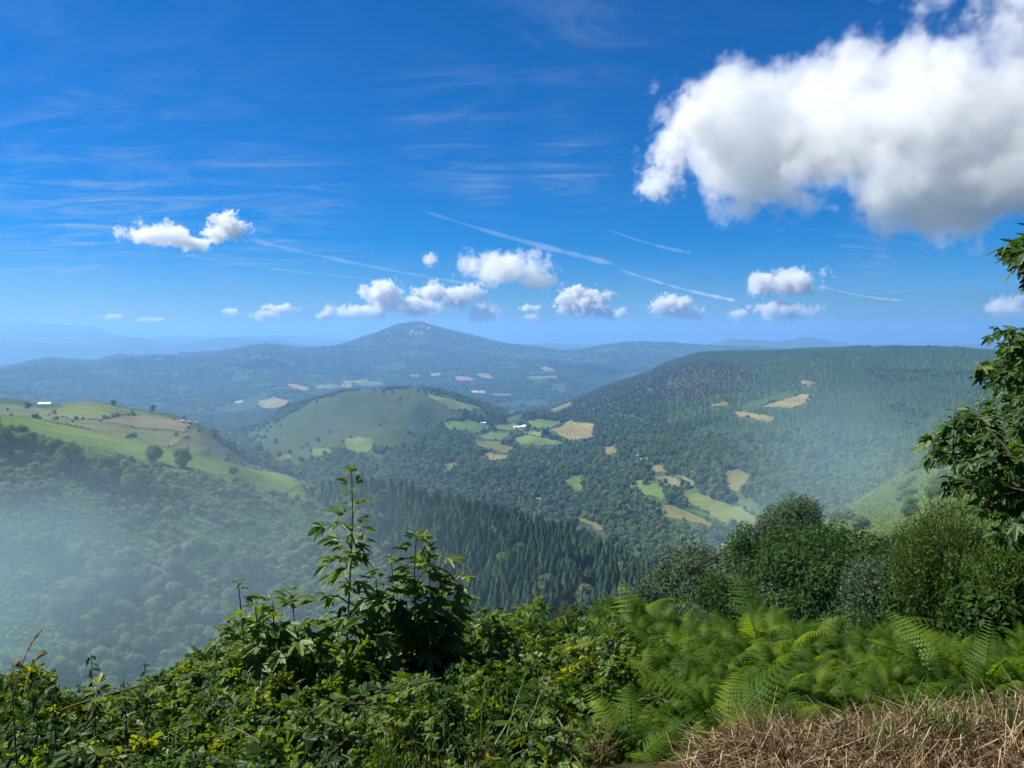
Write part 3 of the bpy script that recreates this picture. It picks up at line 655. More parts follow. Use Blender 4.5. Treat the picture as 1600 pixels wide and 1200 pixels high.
# prototypes kept below the ground are avoided: the first placed tree of each shape is the source that the woods repeat
NODEG = {}
def scatter_group(n_protos):
    pass
def scatter(name, label, protos, P, scale, rz, tilt=None, vi=None):
    """one 'stuff' object: points of a mesh, each carrying one of the proto objects"""
    P = np.asarray(P, np.float32); n = len(P)
    me = bpy.data.meshes.new(name); me.vertices.add(n); me.vertices.foreach_set('co', P.ravel())
    a = me.attributes.new('sc', 'FLOAT', 'POINT'); a.data.foreach_set('value', np.asarray(scale, np.float32))
    rot = np.zeros((n, 3), np.float32); rot[:, 2] = rz
    if tilt is not None: rot[:, :2] = tilt
    a = me.attributes.new('rt', 'FLOAT_VECTOR', 'POINT'); a.data.foreach_set('vector', rot.ravel())
    a = me.attributes.new('vi', 'INT', 'POINT'); a.data.foreach_set('value', np.asarray(vi if vi is not None else rng.integers(0, len(protos), n), np.int32))
    me.update()
    o = obj(name, me); tag(o, label, kind='stuff')
    ng = bpy.data.node_groups.new(name + '_nodes', 'GeometryNodeTree')
    ng.interface.new_socket('Geometry', in_out='INPUT', socket_type='NodeSocketGeometry')
    ng.interface.new_socket('Geometry', in_out='OUTPUT', socket_type='NodeSocketGeometry')
    nn, nl = ng.nodes, ng.links.new
    gi, go = nn.new('NodeGroupInput'), nn.new('NodeGroupOutput'); iop = nn.new('GeometryNodeInstanceOnPoints'); jg = nn.new('GeometryNodeJoinGeometry')
    for pr in reversed(protos):
        inf = nn.new('GeometryNodeObjectInfo'); inf.transform_space = 'ORIGINAL'; inf.inputs['Object'].default_value = pr; inf.inputs['As Instance'].default_value = True
        nl(inf.outputs['Geometry'], jg.inputs[0])
    def na_(nm, ty):
        q = nn.new('GeometryNodeInputNamedAttribute'); q.data_type = ty; q.inputs['Name'].default_value = nm
        return [s for s in q.outputs if s.enabled and s.name == 'Attribute'][0]
    e2r = nn.new('FunctionNodeEulerToRotation'); nl(na_('rt', 'FLOAT_VECTOR'), e2r.inputs[0])
    nl(gi.outputs[0], iop.inputs['Points']); nl(jg.outputs[0], iop.inputs['Instance']); iop.inputs['Pick Instance'].default_value = True
    nl(na_('vi', 'INT'), iop.inputs['Instance Index']); nl(e2r.outputs[0], iop.inputs['Rotation']); nl(na_('sc', 'FLOAT'), iop.inputs['Scale'])
    nl(iop.outputs[0], go.inputs[0])
    md = o.modifiers.new('scatter', 'NODES'); md.node_group = ng
    return o
def jitter(x0, x1, y0, y1, s):
    nx, ny = max(1, int((x1 - x0) / s)), max(1, int((y1 - y0) / s))
    gx, gy = np.meshgrid(np.arange(nx), np.arange(ny))
    x = x0 + (gx + .5 + (rng.random(gx.shape) - .5) * .95) * s; y = y0 + (gy + .5 + (rng.random(gx.shape) - .5) * .95) * s
    return x.ravel(), y.ravel()
def sample(azlo, azhi, r0, r1, s, margin_px=60):
    """jittered points in a ring sector, inside the picture plus a margin"""
    xs = [r0 * math.sin(a) for a in (azlo, azhi)] + [r1 * math.sin(a) for a in (azlo, azhi)]
    x, y = jitter(min(xs), max(xs), r0 * .7, r1, s)
    r = np.hypot(x, y); a = np.arctan2(x, y); k = (r >= r0) & (r < r1) & (a > azlo) & (a < azhi)
    x, y = x[k], y[k]; z = ground(x, y); px, py = proj(x, y, z)
    return x, y, z, px, py
def clear_mask(px, py, x, y, grow=0.0):
    m = np.zeros(len(px), bool); r = np.hypot(x, y); hp = 8.0 * FPX / r
    for poly, rmin, o in field_polys:
        k = (inpoly(px, py, poly) | inpoly(px, py - hp * .55, poly) | inpoly(px, py - hp, poly)) & (r > rmin) & (r < (rmin * 2.6 if rmin < 3000 else 7500)); m |= k
    return m
# ------------------------------------------------------------------ woods and scrub
broad_hi = [crown_mesh('crown', 8, 7.5, 100 + i, 3200, .21, M_BROAD, nb=19 + i, low=.06, fuzz=.5, elong=1.2) for i in range(4)]
grey_hi = [crown_mesh('crown', 7, 6.5, 200 + i, 2900, .19, M_GREYL, nb=18 + i, low=.05, fuzz=.5, elong=1.2) for i in range(2)]
scrub_hi = [crown_mesh('crown', 3, 3.6, 300 + i, 1300, .14, M_SCRUB, nb=12, low=.02, fuzz=.55, elong=1.3) for i in range(3)]
con_hi = [conifer_mesh('crown', 14, 6.0 + .9 * i, 400 + i, 26, 11, M_CONIF) for i in range(4)]
trunk_b = [trunk_mesh('trunk', 6.2, .22, 500 + i, M_BARK, 4, 1.8) for i in range(2)]
trunk_c = [trunk_mesh('trunk', 12.5, .20, 510 + i, M_BARK, 0) for i in range(1)]
def place_tree(name, label, cat, group, p, s, rz, crown, trunk, first=[]):
    t = empty(name, p, rz, s); tag(t, label, cat, group)
    if trunk is not None: obj('trunk', trunk, t)
    c = obj('crown', crown, t); return t, c
AL, AR = R(-37.5), R(37.5)
# -- the conifer wood on the near spur
CONPOLY = [(476,760),(492,768),(561,750),(634,772),(724,790),(815,806),(900,838),(960,852),(1015,895),(1060,935),(1060,1040),(680,1040),(655,960),(620,900),(588,860),(560,835),(520,800)]
x, y, z, px, py = sample(R(-17), R(15), 200, 500, 3.3)
k = inpoly(px, py, CONPOLY) & seen(x, y, 14, .02) & (fbm(x / 18, y / 18, 3, 45) > -.30); x, y, z = x[k], y[k], z[k]
k = seen(x, y, 14, .012); x, y, z = x[k], y[k], z[k]
o_ = np.argsort(np.hypot(x, y)); x, y, z = x[o_], y[o_], z[o_]
r_ = np.hypot(x, y); n = len(x); print('conifers', n)
hsc = (.36 + .62 * rng.random(n)) * (0.66 + .55 * vnoise(x / 30, y / 30, 9)); rz = rng.random(n) * 6.28
con_src = []
N_IND = 280
sel = np.arange(n)
for q, i_ in enumerate(sel[:N_IND]):
    t, c = place_tree('conifer_tree', 'dark conifer standing in the near edge of the conifer wood on the spur', 'conifer', 'conifers of the dark spur wood', (x[i_], y[i_], z[i_] - .2), hsc[i_], rz[i_], con_hi[q % 4], trunk_c[0])
    if q < 4: con_src.append(c)
rest = sel[N_IND:]
scatter('conifer_wood', 'dense dark conifer wood covering the spur behind its front trees', con_src, np.stack([x, y, z - .2], -1)[rest], hsc[rest], rz[rest])
# -- left hillside: small trees, scrub, bracken
LEFTP = [(-200,650),(0,672),(79,690),(157,708),(210,723),(262,733),(315,742),(367,754),(410,768),(446,775),(480,785),(520,805),(560,840),(590,865),(620,905),(655,965),(690,1060),(690,1250),(-200,1250)]
BRACK = [[(95,735),(150,745),(170,800),(200,840),(120,860),(85,800)],[(440,785),(490,800),(520,835),(490,850),(450,820)],[(-100,900),(60,860),(120,900),(60,980),(-100,1000)],[(0,790),(60,800),(70,850),(0,850)]]
def brackenness(px, py):
    m = np.zeros(px.shape, bool)
    for b_ in BRACK: m |= inpoly(px + 14 * vnoise(px / 20, py / 20, 3), py, b_)
    return m
x, y, z, px, py = sample(R(-38), R(-3), 150, 395, 4.6)
den = vnoise(x / 34, y / 34, 77) * .6 + vnoise(x / 12, y / 12, 78) * .4
lowp = sstep(760, 930, py - (px - 0) * .12)
k = inpoly(px, py, LEFTP) & seen(x, y, 6, .02) & ~brackenness(px, py) & (den > .68 - .20 * lowp)
x, y, z, py = x[k], y[k], z[k], py[k]; n = len(x); o_ = np.argsort(np.hypot(x, y)); x, y, z = x[o_], y[o_], z[o_]
tsc = .30 + .56 * rng.random(n) ** 1.7; rz = rng.random(n) * 6.28; grey = vnoise(x / 25, y / 25, 88) + .3 * rng.random(n) > .52
print('hill trees', n)
br_src, gr_src = [], []
hpx, hpy = proj(x, y, z)
def spot(q):
    row = 'low down the misty left hillside' if hpy[q] > 900 else ('half way up the left hillside' if hpy[q] > 815 else 'high on the left hillside under the meadow')
    return row + (' at the far left' if hpx[q] < 170 else (' behind the left nettles' if hpx[q] < 340 else (' behind the glossy left sapling' if hpx[q] < 470 else ' beside the conifer wood')))
for q in range(min(n, 240)):
    if grey[q]:
        t, c = place_tree('broadleaf_tree', 'small grey green tree ' + spot(q), 'tree', 'small grey green trees on the left hillside', (x[q], y[q], z[q] - .1), tsc[q], rz[q], grey_hi[q % 2], trunk_b[q % 2])
        if len(gr_src) < 2 and all(s_.data != c.data for s_ in gr_src): gr_src.append(c)
    else:
        t, c = place_tree('broadleaf_tree', 'small dark leafy tree ' + spot(q), 'tree', 'small dark trees on the left hillside', (x[q], y[q], z[q] - .1), tsc[q], rz[q], broad_hi[q % 4], trunk_b[q % 2])
        if len(br_src) < 4 and all(s_.data != c.data for s_ in br_src): br_src.append(c)
rest = np.arange(min(n, 240), n)
xs, ys, zs, pxs_, pys_ = sample(R(-17), R(15), 200, 500, 6.0)
ks = inpoly(pxs_, pys_, CONPOLY) & seen(xs, ys, 8, .012) & (rng.random(len(xs)) < .10 + .45 * sstep(660, 540, pxs_) + .35 * sstep(930, 1040, pxs_)); xs, ys, zs = xs[ks], ys[ks], zs[ks]
scatter('spur_broadleaves', 'lighter leafy trees mixed into the edges of the conifer wood', br_src + gr_src, np.stack([xs, ys, zs - .1], -1), .55 + .6 * rng.random(len(xs)), rng.random(len(xs)) * 6.28)
vi = np.where(grey[rest], len(br_src) + rng.integers(0, max(1, len(gr_src)), len(rest)), rng.integers(0, len(br_src), len(rest)))
scatter('hillside_trees', 'small trees crowding the upper left hillside below the meadow', br_src + gr_src, np.stack([x, y, z - .1], -1)[rest], tsc[rest], rz[rest], vi=vi)
x, y, z, px, py = sample(R(-38), R(-3), 120, 395, 2.3)
k = inpoly(px, py, LEFTP) & seen(x, y, 3, .01); den = vnoise(x / 14, y / 14, 79)
k &= rng.random(len(x)) < np.where(brackenness(px, py), .05, .10 + .55 * sstep(.36, .66, den)); x, y, z = x[k], y[k], z[k]; n = len(x); print('scrub', n)
sb = obj('scrub_bush', scrub_hi[0], loc=(float(x[0]), float(y[0]), float(z[0]))); tag(sb, 'low scrub bush at the far left foot of the misty hillside', 'bush')
sb1 = obj('scrub_bush', scrub_hi[1], loc=(float(x[1]), float(y[1]), float(z[1]))); tag(sb1, 'low rounded scrub bush beside the far left foot of the hillside', 'bush')
scatter('hillside_scrub', 'dense low scrub covering the misty left hillside', [sb, sb1], np.stack([x, y, z - .15], -1)[2:], .35 + .65 * rng.random(n - 2), rng.random(n - 2) * 6.28, tilt=rng.normal(0, .1, (n - 2, 2)))
def bracken_tuft(name, seed, n=7, L_=1.0):
    g = np.random.default_rng(seed); mb = MB()
    for q in range(n):
        th = g.random() * 6.28; el = .3 + .7 * g.random(); d = np.array([math.cos(th), math.sin(th), 0]); s = np.array([-d[1], d[0], 0]); l = L_ * (.6 + .5 * g.random())
        b0 = np.array([0, 0, .15]); m_ = d * l * .5 + [0, 0, .3 + .5 * el]; e = d * l + [0, 0, .25 + .25 * el]
        mb.add([b0, m_ + s * l * .26, m_ - s * l * .26, e], [[0, 1, 2], [1, 3, 2]])
    return mb.mesh(name, M_BRACK)
x, y, z, px, py = sample(R(-38), R(-3), 120, 395, 1.25)
k = inpoly(px, py, LEFTP) & seen(x, y, 1, .004) & (brackenness(px, py) | (rng.random(len(x)) < .62)); x, y, z = x[k], y[k], z[k]; n = len(x); print('bracken', n)
bt = [obj('bracken_tuft', bracken_tuft('bracken_tuft', 5 + q), loc=(float(x[q]), float(y[q]), float(z[q]))) for q in range(3)]
for q, b_ in enumerate(bt): tag(b_, ['single', 'second', 'third'][q] + ' tuft of bright bracken at the left end of the misty hillside', 'fern')
scatter('hillside_bracken', 'bright green bracken filling the gaps of the left hillside', bt, np.stack([x, y, z], -1)[3:], .7 + .7 * rng.random(n - 3), rng.random(n - 3) * 6.28)
# right-hand slope: bracken and broom
RSL = [(1180,905),(1250,850),(1310,806),(1400,746),(1490,690),(1640,595),(1700,640),(1700,1000),(1150,1000)]
x, y, z, px, py = sample(R(16), R(40), 55, 620, 1.5)
k = inpoly(px, py, RSL) & seen(x, y, 1, .004); x, y, z, px, py = x[k], y[k], z[k], px[k], py[k]
k = rng.random(len(x)) < .75; n = k.sum(); print('slope bracken', n)
scatter('slope_bracken', 'bright green bracken on the misty slope at right', bt, np.stack([x, y, z], -1)[k], .4 + .6 * rng.random(n), rng.random(n) * 6.28)
dn = vnoise(x / 30, y / 30, 91); k = (rng.random(len(x)) < .07 * sstep(.45, .7, dn) + .012); n = k.sum()
scatter('slope_scrub', 'low scrub bushes dotted over the misty slope at right', [sb, sb1], np.stack([x, y, z], -1)[k], .4 + .7 * rng.random(n), rng.random(n) * 6.28)
# -- the broadleaf country of the middle distance
mid_b = [crown_mesh('crown', 10, 9, 600 + i, 420, .62, M_BROAD, nb=10, low=.02) for i in range(4)]
mid_g = [crown_mesh('crown', 9, 8, 620 + i, 380, .60, M_GREYL, nb=9, low=.02) for i in range(1)]
mid_p = [conifer_mesh('crown', 11, 7.4, 640 + i, 12, 8, M_PINEH) for i in range(2)]
far_b = [crown_mesh('crown', 11, 12, 660 + i, 110, 1.5, M_BROAD, nb=7, low=.0) for i in range(3)]
x, y, z, px, py = sample(AL, AR, 430, 1500, 8.2)
cl = clear_mask(px, py, x, y); r_ = np.hypot(x, y)
k = seen(x, y, 12, .006) & ~cl & ~inpoly(px, py, CONPOLY) & ~(inpoly(px, py, LEFTP) & (r_ < 420)) & ~((px > 1180) & inpoly(px, py, RSL) & (r_ < 640))
heath = inpoly(px, py, HEATH) & (r_ > 1250)
sparse = ((px < 330) | ((px < 480) & (r_ < 960)))
k &= ~heath | (rng.random(len(x)) < .05 * (fbm(x / 45, y / 45, 3, 121) > .2))
k &= ~(sparse) | (rng.random(len(x)) < np.where(px < 330, .022, .10))
k &= ~((px < 480) & (r_ < 700) & (py < 790) & (rng.random(len(x)) < .75))
k &= ~((px < 600) & (r_ > 900)) | (fbm(x / 55, y / 55, 3, 95) > -.12)      # broken cover on the left flank
x, y, z, px, py, r_ = x[k], y[k], z[k], px[k], py[k], r_[k]; n = len(x); print('mid trees', n)
pine = ((px > 1060) & (py < 705) & (fbm(x / 160, y / 160, 2, 97) > -.10)) | (fbm(x / 120, y / 120, 2, 98) > .34)
size = (.62 + .62 * rng.random(n) ** 1.3) * (1 - .5 * ((px < 480) & (r_ < 960)))
order = np.argsort(r_)
mid_src = []
SPECIAL = [  # (px,py foot,rmin, height, label)
 (241,722,320,7.5,'round dark tree standing on the crest meadow, left one of the pair'),
 (285,730,320,8.5,'broad heart shaped tree on the crest meadow, right one of the pair'),
 (365,742,330,4.5,'small bushy tree at the lower edge of the crest meadow'),
 (110,738,200,10.5,'big dark rounded tree alone among bracken on the left hillside'),
 (1009,758,800,13,'dark tree with a long shadow just below the hamlet'),
 (1039,756,800,9,'smaller dark tree on the meadow right of the hamlet'),
 (1048,786,700,17,'tall dense tree in the middle of the hamlet meadow'),
 (1070,792,700,13,'broad low tree beside the tall meadow tree'),
 (1073,764,800,12,'dark tree at the end of the brown terrace'),
 (1134,772,700,12,'dark tree at the top of the large sunlit meadow'),
 (1103,812,600,5,'lone sapling near the middle of the large sunlit meadow'),
 (1145,824,550,10,'dark tree at the lower corner of the large sunlit meadow'),
 (851,680,1400,18,'tall dark tree beside the hay field of the farm clearing'),
 (793,694,1200,14,'dark clump tree at the lower hedge of the farm clearing'),
 (785,695,1200,11,'smaller tree touching the dark clump tree of the farm clearing'),
 (764,672,1400,9,'rounded tree on the hedge left of the white farm'),
 (757,674,1400,11,'taller hedge tree left of the white farm'),
 (812,666,1500,12,'tree standing directly behind the white farm'),
 (836,672,1500,10,'tree right of the white farm roof'),
 (866,686,1300,10,'hedge tree at the lower corner of the hay field'),
]
for i_, (sx, sy, rm, hh, lab) in enumerate(SPECIAL):
    P_ = hit(sx, sy, rm)
    m_ = broad_hi[i_ % 4] if rm < 700 else mid_b[i_ % 4]; base = 8 if rm < 700 else 10
    t, c = place_tree('broadleaf_tree', lab, 'tree', None, (P_[0], P_[1], P_[2] - .2), hh / base, i_ * 1.3, m_, trunk_b[0])
    if rm >= 700 and len(mid_src) < 4 and all(s_.data != c.data for s_ in mid_src): mid_src.append(c)
srcs = {}
def first_of(me, label):
    for q in order:
        if not pine[q] or 'crown' not in me.name: break
    return None
ind = [q for q in order if not pine[q]][:40]; indp = [q for q in order if pine[q]][:10]
mg = None; mp = []
for q_, q in enumerate(ind):
    t, c = place_tree('broadleaf_tree', 'round crowned tree in the valley wood just behind the conifer spur', 'tree', 'nearest trees of the valley wood', (x[q], y[q], z[q] - .2), size[q], q_ * .7, (mid_b + mid_g)[q_ % 5], None)
    if q_ == 4: mg = c
for q_, q in enumerate(indp):
    t, c = place_tree('conifer_tree', 'pointed conifer mixed into the valley wood behind the spur', 'conifer', 'conifers in the valley wood', (x[q], y[q], z[q] - .2), size[q], q_ * .7, mid_p[q_ % 2], None)
    if q_ < 2: mp.append(c)
used = set(ind) | set(indp); restm = np.array([q for q in range(n) if q not in used])
vi = np.where(pine[restm], 5 + rng.integers(0, 2, len(restm)), np.where(rng.random(len(restm)) < .13, 4, rng.integers(0, 4, len(restm))))
scatter('valley_wood', 'leafy wood of round crowns filling the middle valley and lower hills', mid_src + [mg] + mp, np.stack([x, y, z - .3], -1)[restm], size[restm] * np.where(pine[restm], .8, 1), rng.random(len(restm)) * 6.28, vi=vi)
# -- the forest hill and the flanks beyond
x, y, z, px, py = sample(AL, AR, 1500, 3050, 9.5)
r_ = np.hypot(x, y); cl = clear_mask(px, py, x, y)
heath = inpoly(px, py, HEATH); dead = inpoly(px + 10 * fbm(px / 30, py / 9, 2, 4), py, DEAD)
k = seen(x, y, 10, .003) & ~cl & (~heath | (rng.random(len(x)) < .06 * (fbm(x / 45, y / 45, 3, 121) > .2))) & ~(dead & (rng.random(len(x)) < .1)); dead &= rng.random(len(x)) < .55
k &= ~((px < 360) & (r_ < 2200) & (rng.random(len(x)) < .6))
k &= ~((px < 600) & (r_ < 2300)) | (fbm(x / 70, y / 70, 3, 95) > -.10)
x, y, z, px, py, dead, r_ = x[k], y[k], z[k], px[k], py[k], dead[k], r_[k]; n = len(x); print('hill trees', n)
pine = (px > 1040) & (fbm(x / 260, y / 260, 2, 99) > -.18) | ((px > 820) & (py < 575 + np.abs(px - 1300) * .03)) | ((px > 800) & (px < 960) & (r_ > 2250))
dc = obj('bare_tree', crown_mesh('bare_tree', 9, 6, 690, 260, .5, M_DEAD, nb=8, low=.05, core=False), loc=hit(1000, 610, 1500)); tag(dc, 'grey brown dead tree in the middle of the burnt wood', 'dead tree')
vi = np.where(dead, 7, np.where(pine, 5 + rng.integers(0, 2, n), np.where(rng.random(n) < .12, 4, rng.integers(0, 4, n))))
scatter('hill_forest', 'thick forest over the long hill at right and the slopes beyond the farm', mid_src + [mg] + mp + [dc], np.stack([x, y, z - .3], -1), (.6 + .55 * rng.random(n)) * np.where(pine, .85, .95), rng.random(n) * 6.28, vi=vi)
x, y, z, px, py = sample(R(-22), R(2), 1250, 2350, 7.0)
dn = fbm(x / 60, y / 60, 4, 111); k = inpoly(px, py, HEATH) & seen(x, y, 2, .001) & (rng.random(len(x)) < .10 + .75 * sstep(-.02, .3, dn)) & ~clear_mask(px, py, x, y); x, y, z = x[k], y[k], z[k]; n = len(x)
scatter('heath_scrub', 'low gorse and heather bushes mottling the heath hill', [sb, sb1], np.stack([x, y, z - .2], -1), .16 + .42 * rng.random(n) ** 2, rng.random(n) * 6.28)
# hedges round the fields
HX, HY = [], []
for poly, rmin, o in field_polys:
    if rmin < 450 or rmin > 2000 or o is None: continue
    for a_, b_ in zip(poly, np.roll(poly, -1, 0)):
        A_, B_ = hit(*a_, rmin), hit(*b_, rmin); L_ = np.linalg.norm((B_ - A_)[:2])
        if L_ > 400: continue
        m = int(L_ / 3.2); u = (np.arange(m) + .5) / max(m, 1)
        kk = vnoise(u * L_ / 26 + A_[0], u * 0 + A_[1], 13) > .40
        HX.append(A_[0] + (B_ - A_)[0] * u[kk] + rng.normal(0, .8, kk.sum())); HY.append(A_[1] + (B_ - A_)[1] * u[kk] + rng.normal(0, .8, kk.sum()))
x, y = np.concatenate(HX), np.concatenate(HY); n = len(x)
scatter('hedgerows', 'dark straggling hedges of bushes between the valley fields', [sb, sb1] + mid_src[:2], np.stack([x, y, ground(x, y) - .2], -1), (.5 + .45 * rng.random(n) ** 2) * np.where(np.hypot(x, y) < 1050, .55, 1), rng.random(n) * 6.28, vi=rng.choice([0, 1, 0, 1, 2, 3], n, p=[.23, .23, .23, .23, .04, .04]))
# -- far blue woods
fsrc = []
for q in range(3):
    P_ = hit(300 + 160 * q, 598, 3300)
    t = obj('distant_tree', far_b[q], loc=P_); tag(t, ['far tree in the blue woods left of the village', 'far tree in the blue woods beside the village', 'far tree in the blue woods right of the village'][q], 'tree'); fsrc.append(t)
x, y, z, px, py = sample(AL, AR, 3050, 5600, 17.0)
cl = clear_mask(px, py, x, y); k = seen(x, y, 8, .0012) & ~cl & (fbm(x / 130, y / 130, 3, 101) > -.22)
x, y, z = x[k], y[k], z[k]; n = len(x); print('far trees', n)
scatter('far_wood', 'blue hazed woodland of the far valley round the village', fsrc, np.stack([x, y, z - .5], -1), .75 + .75 * rng.random(n), rng.random(n) * 6.28)
x, y, z, px, py = sample(AL, AR, 5600, 8000, 30.0)
k = seen(x, y, 8, .0005) & (fbm(x / 300, y / 300, 4, 103) > -.15); x, y, z = x[k], y[k], z[k]; n = len(x); print('ridge trees', n)
scatter('ridge_wood', 'dark woodland on the flanks of the blue ridge and peak', fsrc, np.stack([x, y, z - 1], -1), 1.0 + .9 * rng.random(n), rng.random(n) * 6.28)
# ------------------------------------------------------------------ trees on the slope just below the verge (each its own crown)
M_NEARD = leaf_mat('dark_tree_leaves', [(0.018, 0.048, 0.010), (0.032, 0.074, 0.014), (0.056, 0.106, 0.022)], .34, .2, .5, nscale=.9)
M_NEARG = leaf_mat('grey_tree_leaves', [(0.030, 0.056, 0.026), (0.052, 0.084, 0.042), (0.100, 0.135, 0.08)], .25, .25, .5, nscale=1.2)
M_NEARL = leaf_mat('light_tree_leaves', [(0.030, 0.062, 0.018), (0.050, 0.088, 0.026), (0.075, 0.115, 0.038)], .32, .3, .4, nscale=.9)
M_BROOM = leaf_mat('broom_twigs', [(0.032, 0.072, 0.014), (0.052, 0.098, 0.020), (0.080, 0.120, 0.032)], .15, 0, nscale=1.5)
M_DRYTW = leaf_mat('dry_twigs', [(0.12, 0.095, 0.06), (0.17, 0.14, 0.09)], .05)
def stand(px, ytop, r, wpx):
    """a foot on the land at distance r under photo column px, and the size that reaches row ytop"""
    a, t = pix(px, ytop); x, y = r * math.sin(a), r * math.cos(a); g = float(ground(x, y))
    return (x, y, g - .1), r * float(t) - g + .1, wpx / FPX * math.hypot(r * math.cos(a), 0)
crown_bank = [crown_mesh('crown', 9, 6.4, 790 + q, 3600, .26, M_NEARD, nb=18, low=.12, fuzz=.5, elong=1.2) for q in range(2)]
NEAR_TREES = [  # px, ytop, r, width px, mat, label, leaf size, n, blobs, low
 (1300,826,40,215,M_NEARD,'big dark green rounded tree rising behind the ferns, thrush-dark on its right side',0.0759,28500,33,.05),
 (1096,866,40,185,M_NEARG,'broad grey green sallow with pale glinting leaves beside a small dark bush',0.0627,26600,33,.05),
 (1042,884,43,58,M_NEARD,'narrow dark bush at the left edge of the grey green sallow',0.0660,9500,13,.05),
 (1163,822,62,74,M_NEARD,'upright dark green tree with a blunt tip behind the grey green sallow',0.0858,13300,18,.05),
 (1186,884,38,110,M_NEARL,'mid green bush between the grey sallow and the big dark round tree',0.0660,17100,24,.05),
 (1240,776,110,95,M_NEARL,'tall loose pale green tree half lost in the mist above the round tree',0.1320,15200,33,.12),
 (1205,808,100,60,M_NEARG,'thin greyish tree in the mist left of the tall loose one',0.1188,9500,21,.1),
 (1240,846,60,80,M_NEARG,'pale grey leaved tree top showing over the shoulder of the dark round tree',0.0858,11400,21,.05),
 (1395,880,24,150,M_NEARG,'silvery grey willow bush at the right foot of the big dark round tree',0.0363,24700,33,.04),
 (1008,918,36,70,M_NEARG,'small grey bush showing just above the left end of the fern bank',0.0561,9500,18,.04),
 (945,938,34,70,M_NEARD,'low dark shrub behind the brambles near the brown twiggy bush',0.0561,8550,18,.04),
 (775,965,20,90,M_NEARL,'small bluish green shrub peeping over the middle of the bramble bank',0.0363,9500,18,.04),
 (1345,1000,13,90,M_NEARD,'dark low shrub between the willow bush and the ferns',0.0297,11400,21,.02),
 (1590,845,9.5,130,M_NEARD,'dark shadowed bush under the sycamore boughs at the edge of the view',0.0330,20900,30,.02),
 (1540,930,8.2,110,M_NEARD,'small dark bush in front of the broom below the sycamore',0.0297,13300,21,.02),
 (1135,905,30,120,M_NEARD,'dark leafy bush in the dip between the sallow and the dark round tree',.05,12000,24,.03),
 (1225,930,26,110,M_NEARL,'fresh green shrub under the left side of the big dark round tree',.045,12000,24,.03),
 (1325,955,19,120,M_NEARL,'light green shrub at the foot of the big dark round tree',.035,12000,24,.03),
 (1440,905,17,110,M_NEARD,'dark leafy shrub between the silvery willow and the broom',.035,12000,22,.03),
 (1000,950,27,110,M_NEARD,'dark leafy shrub behind the left end of the fern bank',.045,11000,22,.03),
 (1070,955,22,120,M_NEARG,'greyish shrub at the foot of the grey green sallow',.04,12000,22,.03),
 (905,948,30,70,M_NEARL,'pale green young tree top behind the brown twiggy bush',.05,8000,18,.03),
 (1420,838,46,90,M_NEARL,'pale green small tree on the misty slope left of the broom',.07,9000,22,.05),
 (1352,856,52,80,M_NEARG,'pale grey green bush on the slope right of the dark round tree top',.07,9000,20,.04),
]
for k_, (px_, yt, r, wpx, m_, lab, ls, n_, nb_, low_) in enumerate(NEAR_TREES):
    p_, h_, w_ = stand(px_, yt, r, wpx)
    lab = lab.replace(', thrush-dark on its right side', '')
    t = empty('bush' if h_ < 3.2 else 'broadleaf_tree', p_, k_ * 1.1); tag(t, lab, 'bush' if h_ < 3.2 else 'tree')
    obj('crown', crown_mesh('crown', h_, w_, 700 + k_, n_, ls, m_, nb=nb_, low=low_, out_bias=.45, elong=1.3, fuzz=.62, br0=.10, br1=.15), t)
    obj('trunk', trunk_mesh('trunk', h_ * .85, .02 * h_ + .02, 750 + k_, M_BARK, 7, w_ * .45, .15), t)
def broom(name, label, px_, ytop, r, wpx, mat, n_, seed, cat='bush', leafy=True):
    g = np.random.default_rng(seed); p_, h_, w_ = stand(px_, ytop, r, wpx); st, tw = MB(), MB()
    for q in range(n_):
        th = g.random() * 6.28; sp = g.random() ** .6; e = np.array([math.cos(th) * sp * w_ / 2, math.sin(th) * sp * w_ / 2, h_ * (.62 + .4 * g.random()) * (1 - .28 * sp ** 2)])
        b0 = np.array([math.cos(th), math.sin(th), 0]) * w_ * .06 * g.random(); q_ = np.linspace(0, 1, 5)[:, None]
        P = b0 + (e - b0) * q_ + np.sin(q_ * 3.14) * np.array([math.cos(th), math.sin(th), .2]) * w_ * .07 + g.normal(0, .012, (5, 3))
        if q % 6 == 0: st.tube(P, np.linspace(.014, .003, 5) * (.6 + r / 25), 4)
        for s in range(20):
            u = .25 + .75 * g.random(); c = np.array([np.interp(u, q_[:, 0], P[:, i]) for i in range(3)])
            d = (P[-1] - P[0]) / np.linalg.norm(P[-1] - P[0]) + g.normal(0, .33, 3); d[2] = abs(d[2]); d /= np.linalg.norm(d)
            l = (.10 + .22 * g.random()) * (.5 + r / 18); wv = np.cross(d, g.normal(size=3)); wv *= .0026 * (.5 + r / 14) / (np.linalg.norm(wv) + 1e-9)
            tw.add([c - wv, c + wv, c + d * l + wv * .4, c + d * l - wv * .4], Q=[[0, 1, 2, 3]])
            if leafy:
                for v in range(4):
                    c2 = c + d * l * g.random(); wv2 = g.normal(0, .005 * (.5 + r / 16), 3); d2 = g.normal(0, .011 * (.5 + r / 16), 3)
                    tw.add([c2 - wv2, c2 + d2, c2 + wv2, c2 - d2 * .6], Q=[[0, 1, 2, 3]])
    t = empty(name, p_); tag(t, label, cat); st.build('stem', M_BARK, t); tw.build('twigs', mat, t)
broom('broom_bush', 'tall olive brown broom bush with fine upright twigs below the sycamore', 1490, 792, 9.6, 165, M_BROOM, 430, 31)
broom('broom_bush', 'yellower broom bush tucked under the right side of the sycamore', 1575, 870, 8.9, 90, M_BROOM, 230, 32)
broom('dry_bush', 'greyish brown leafless twiggy bush standing between brambles and ferns', 880, 955, 7.2, 62, M_DRYTW, 150, 33, leafy=False)

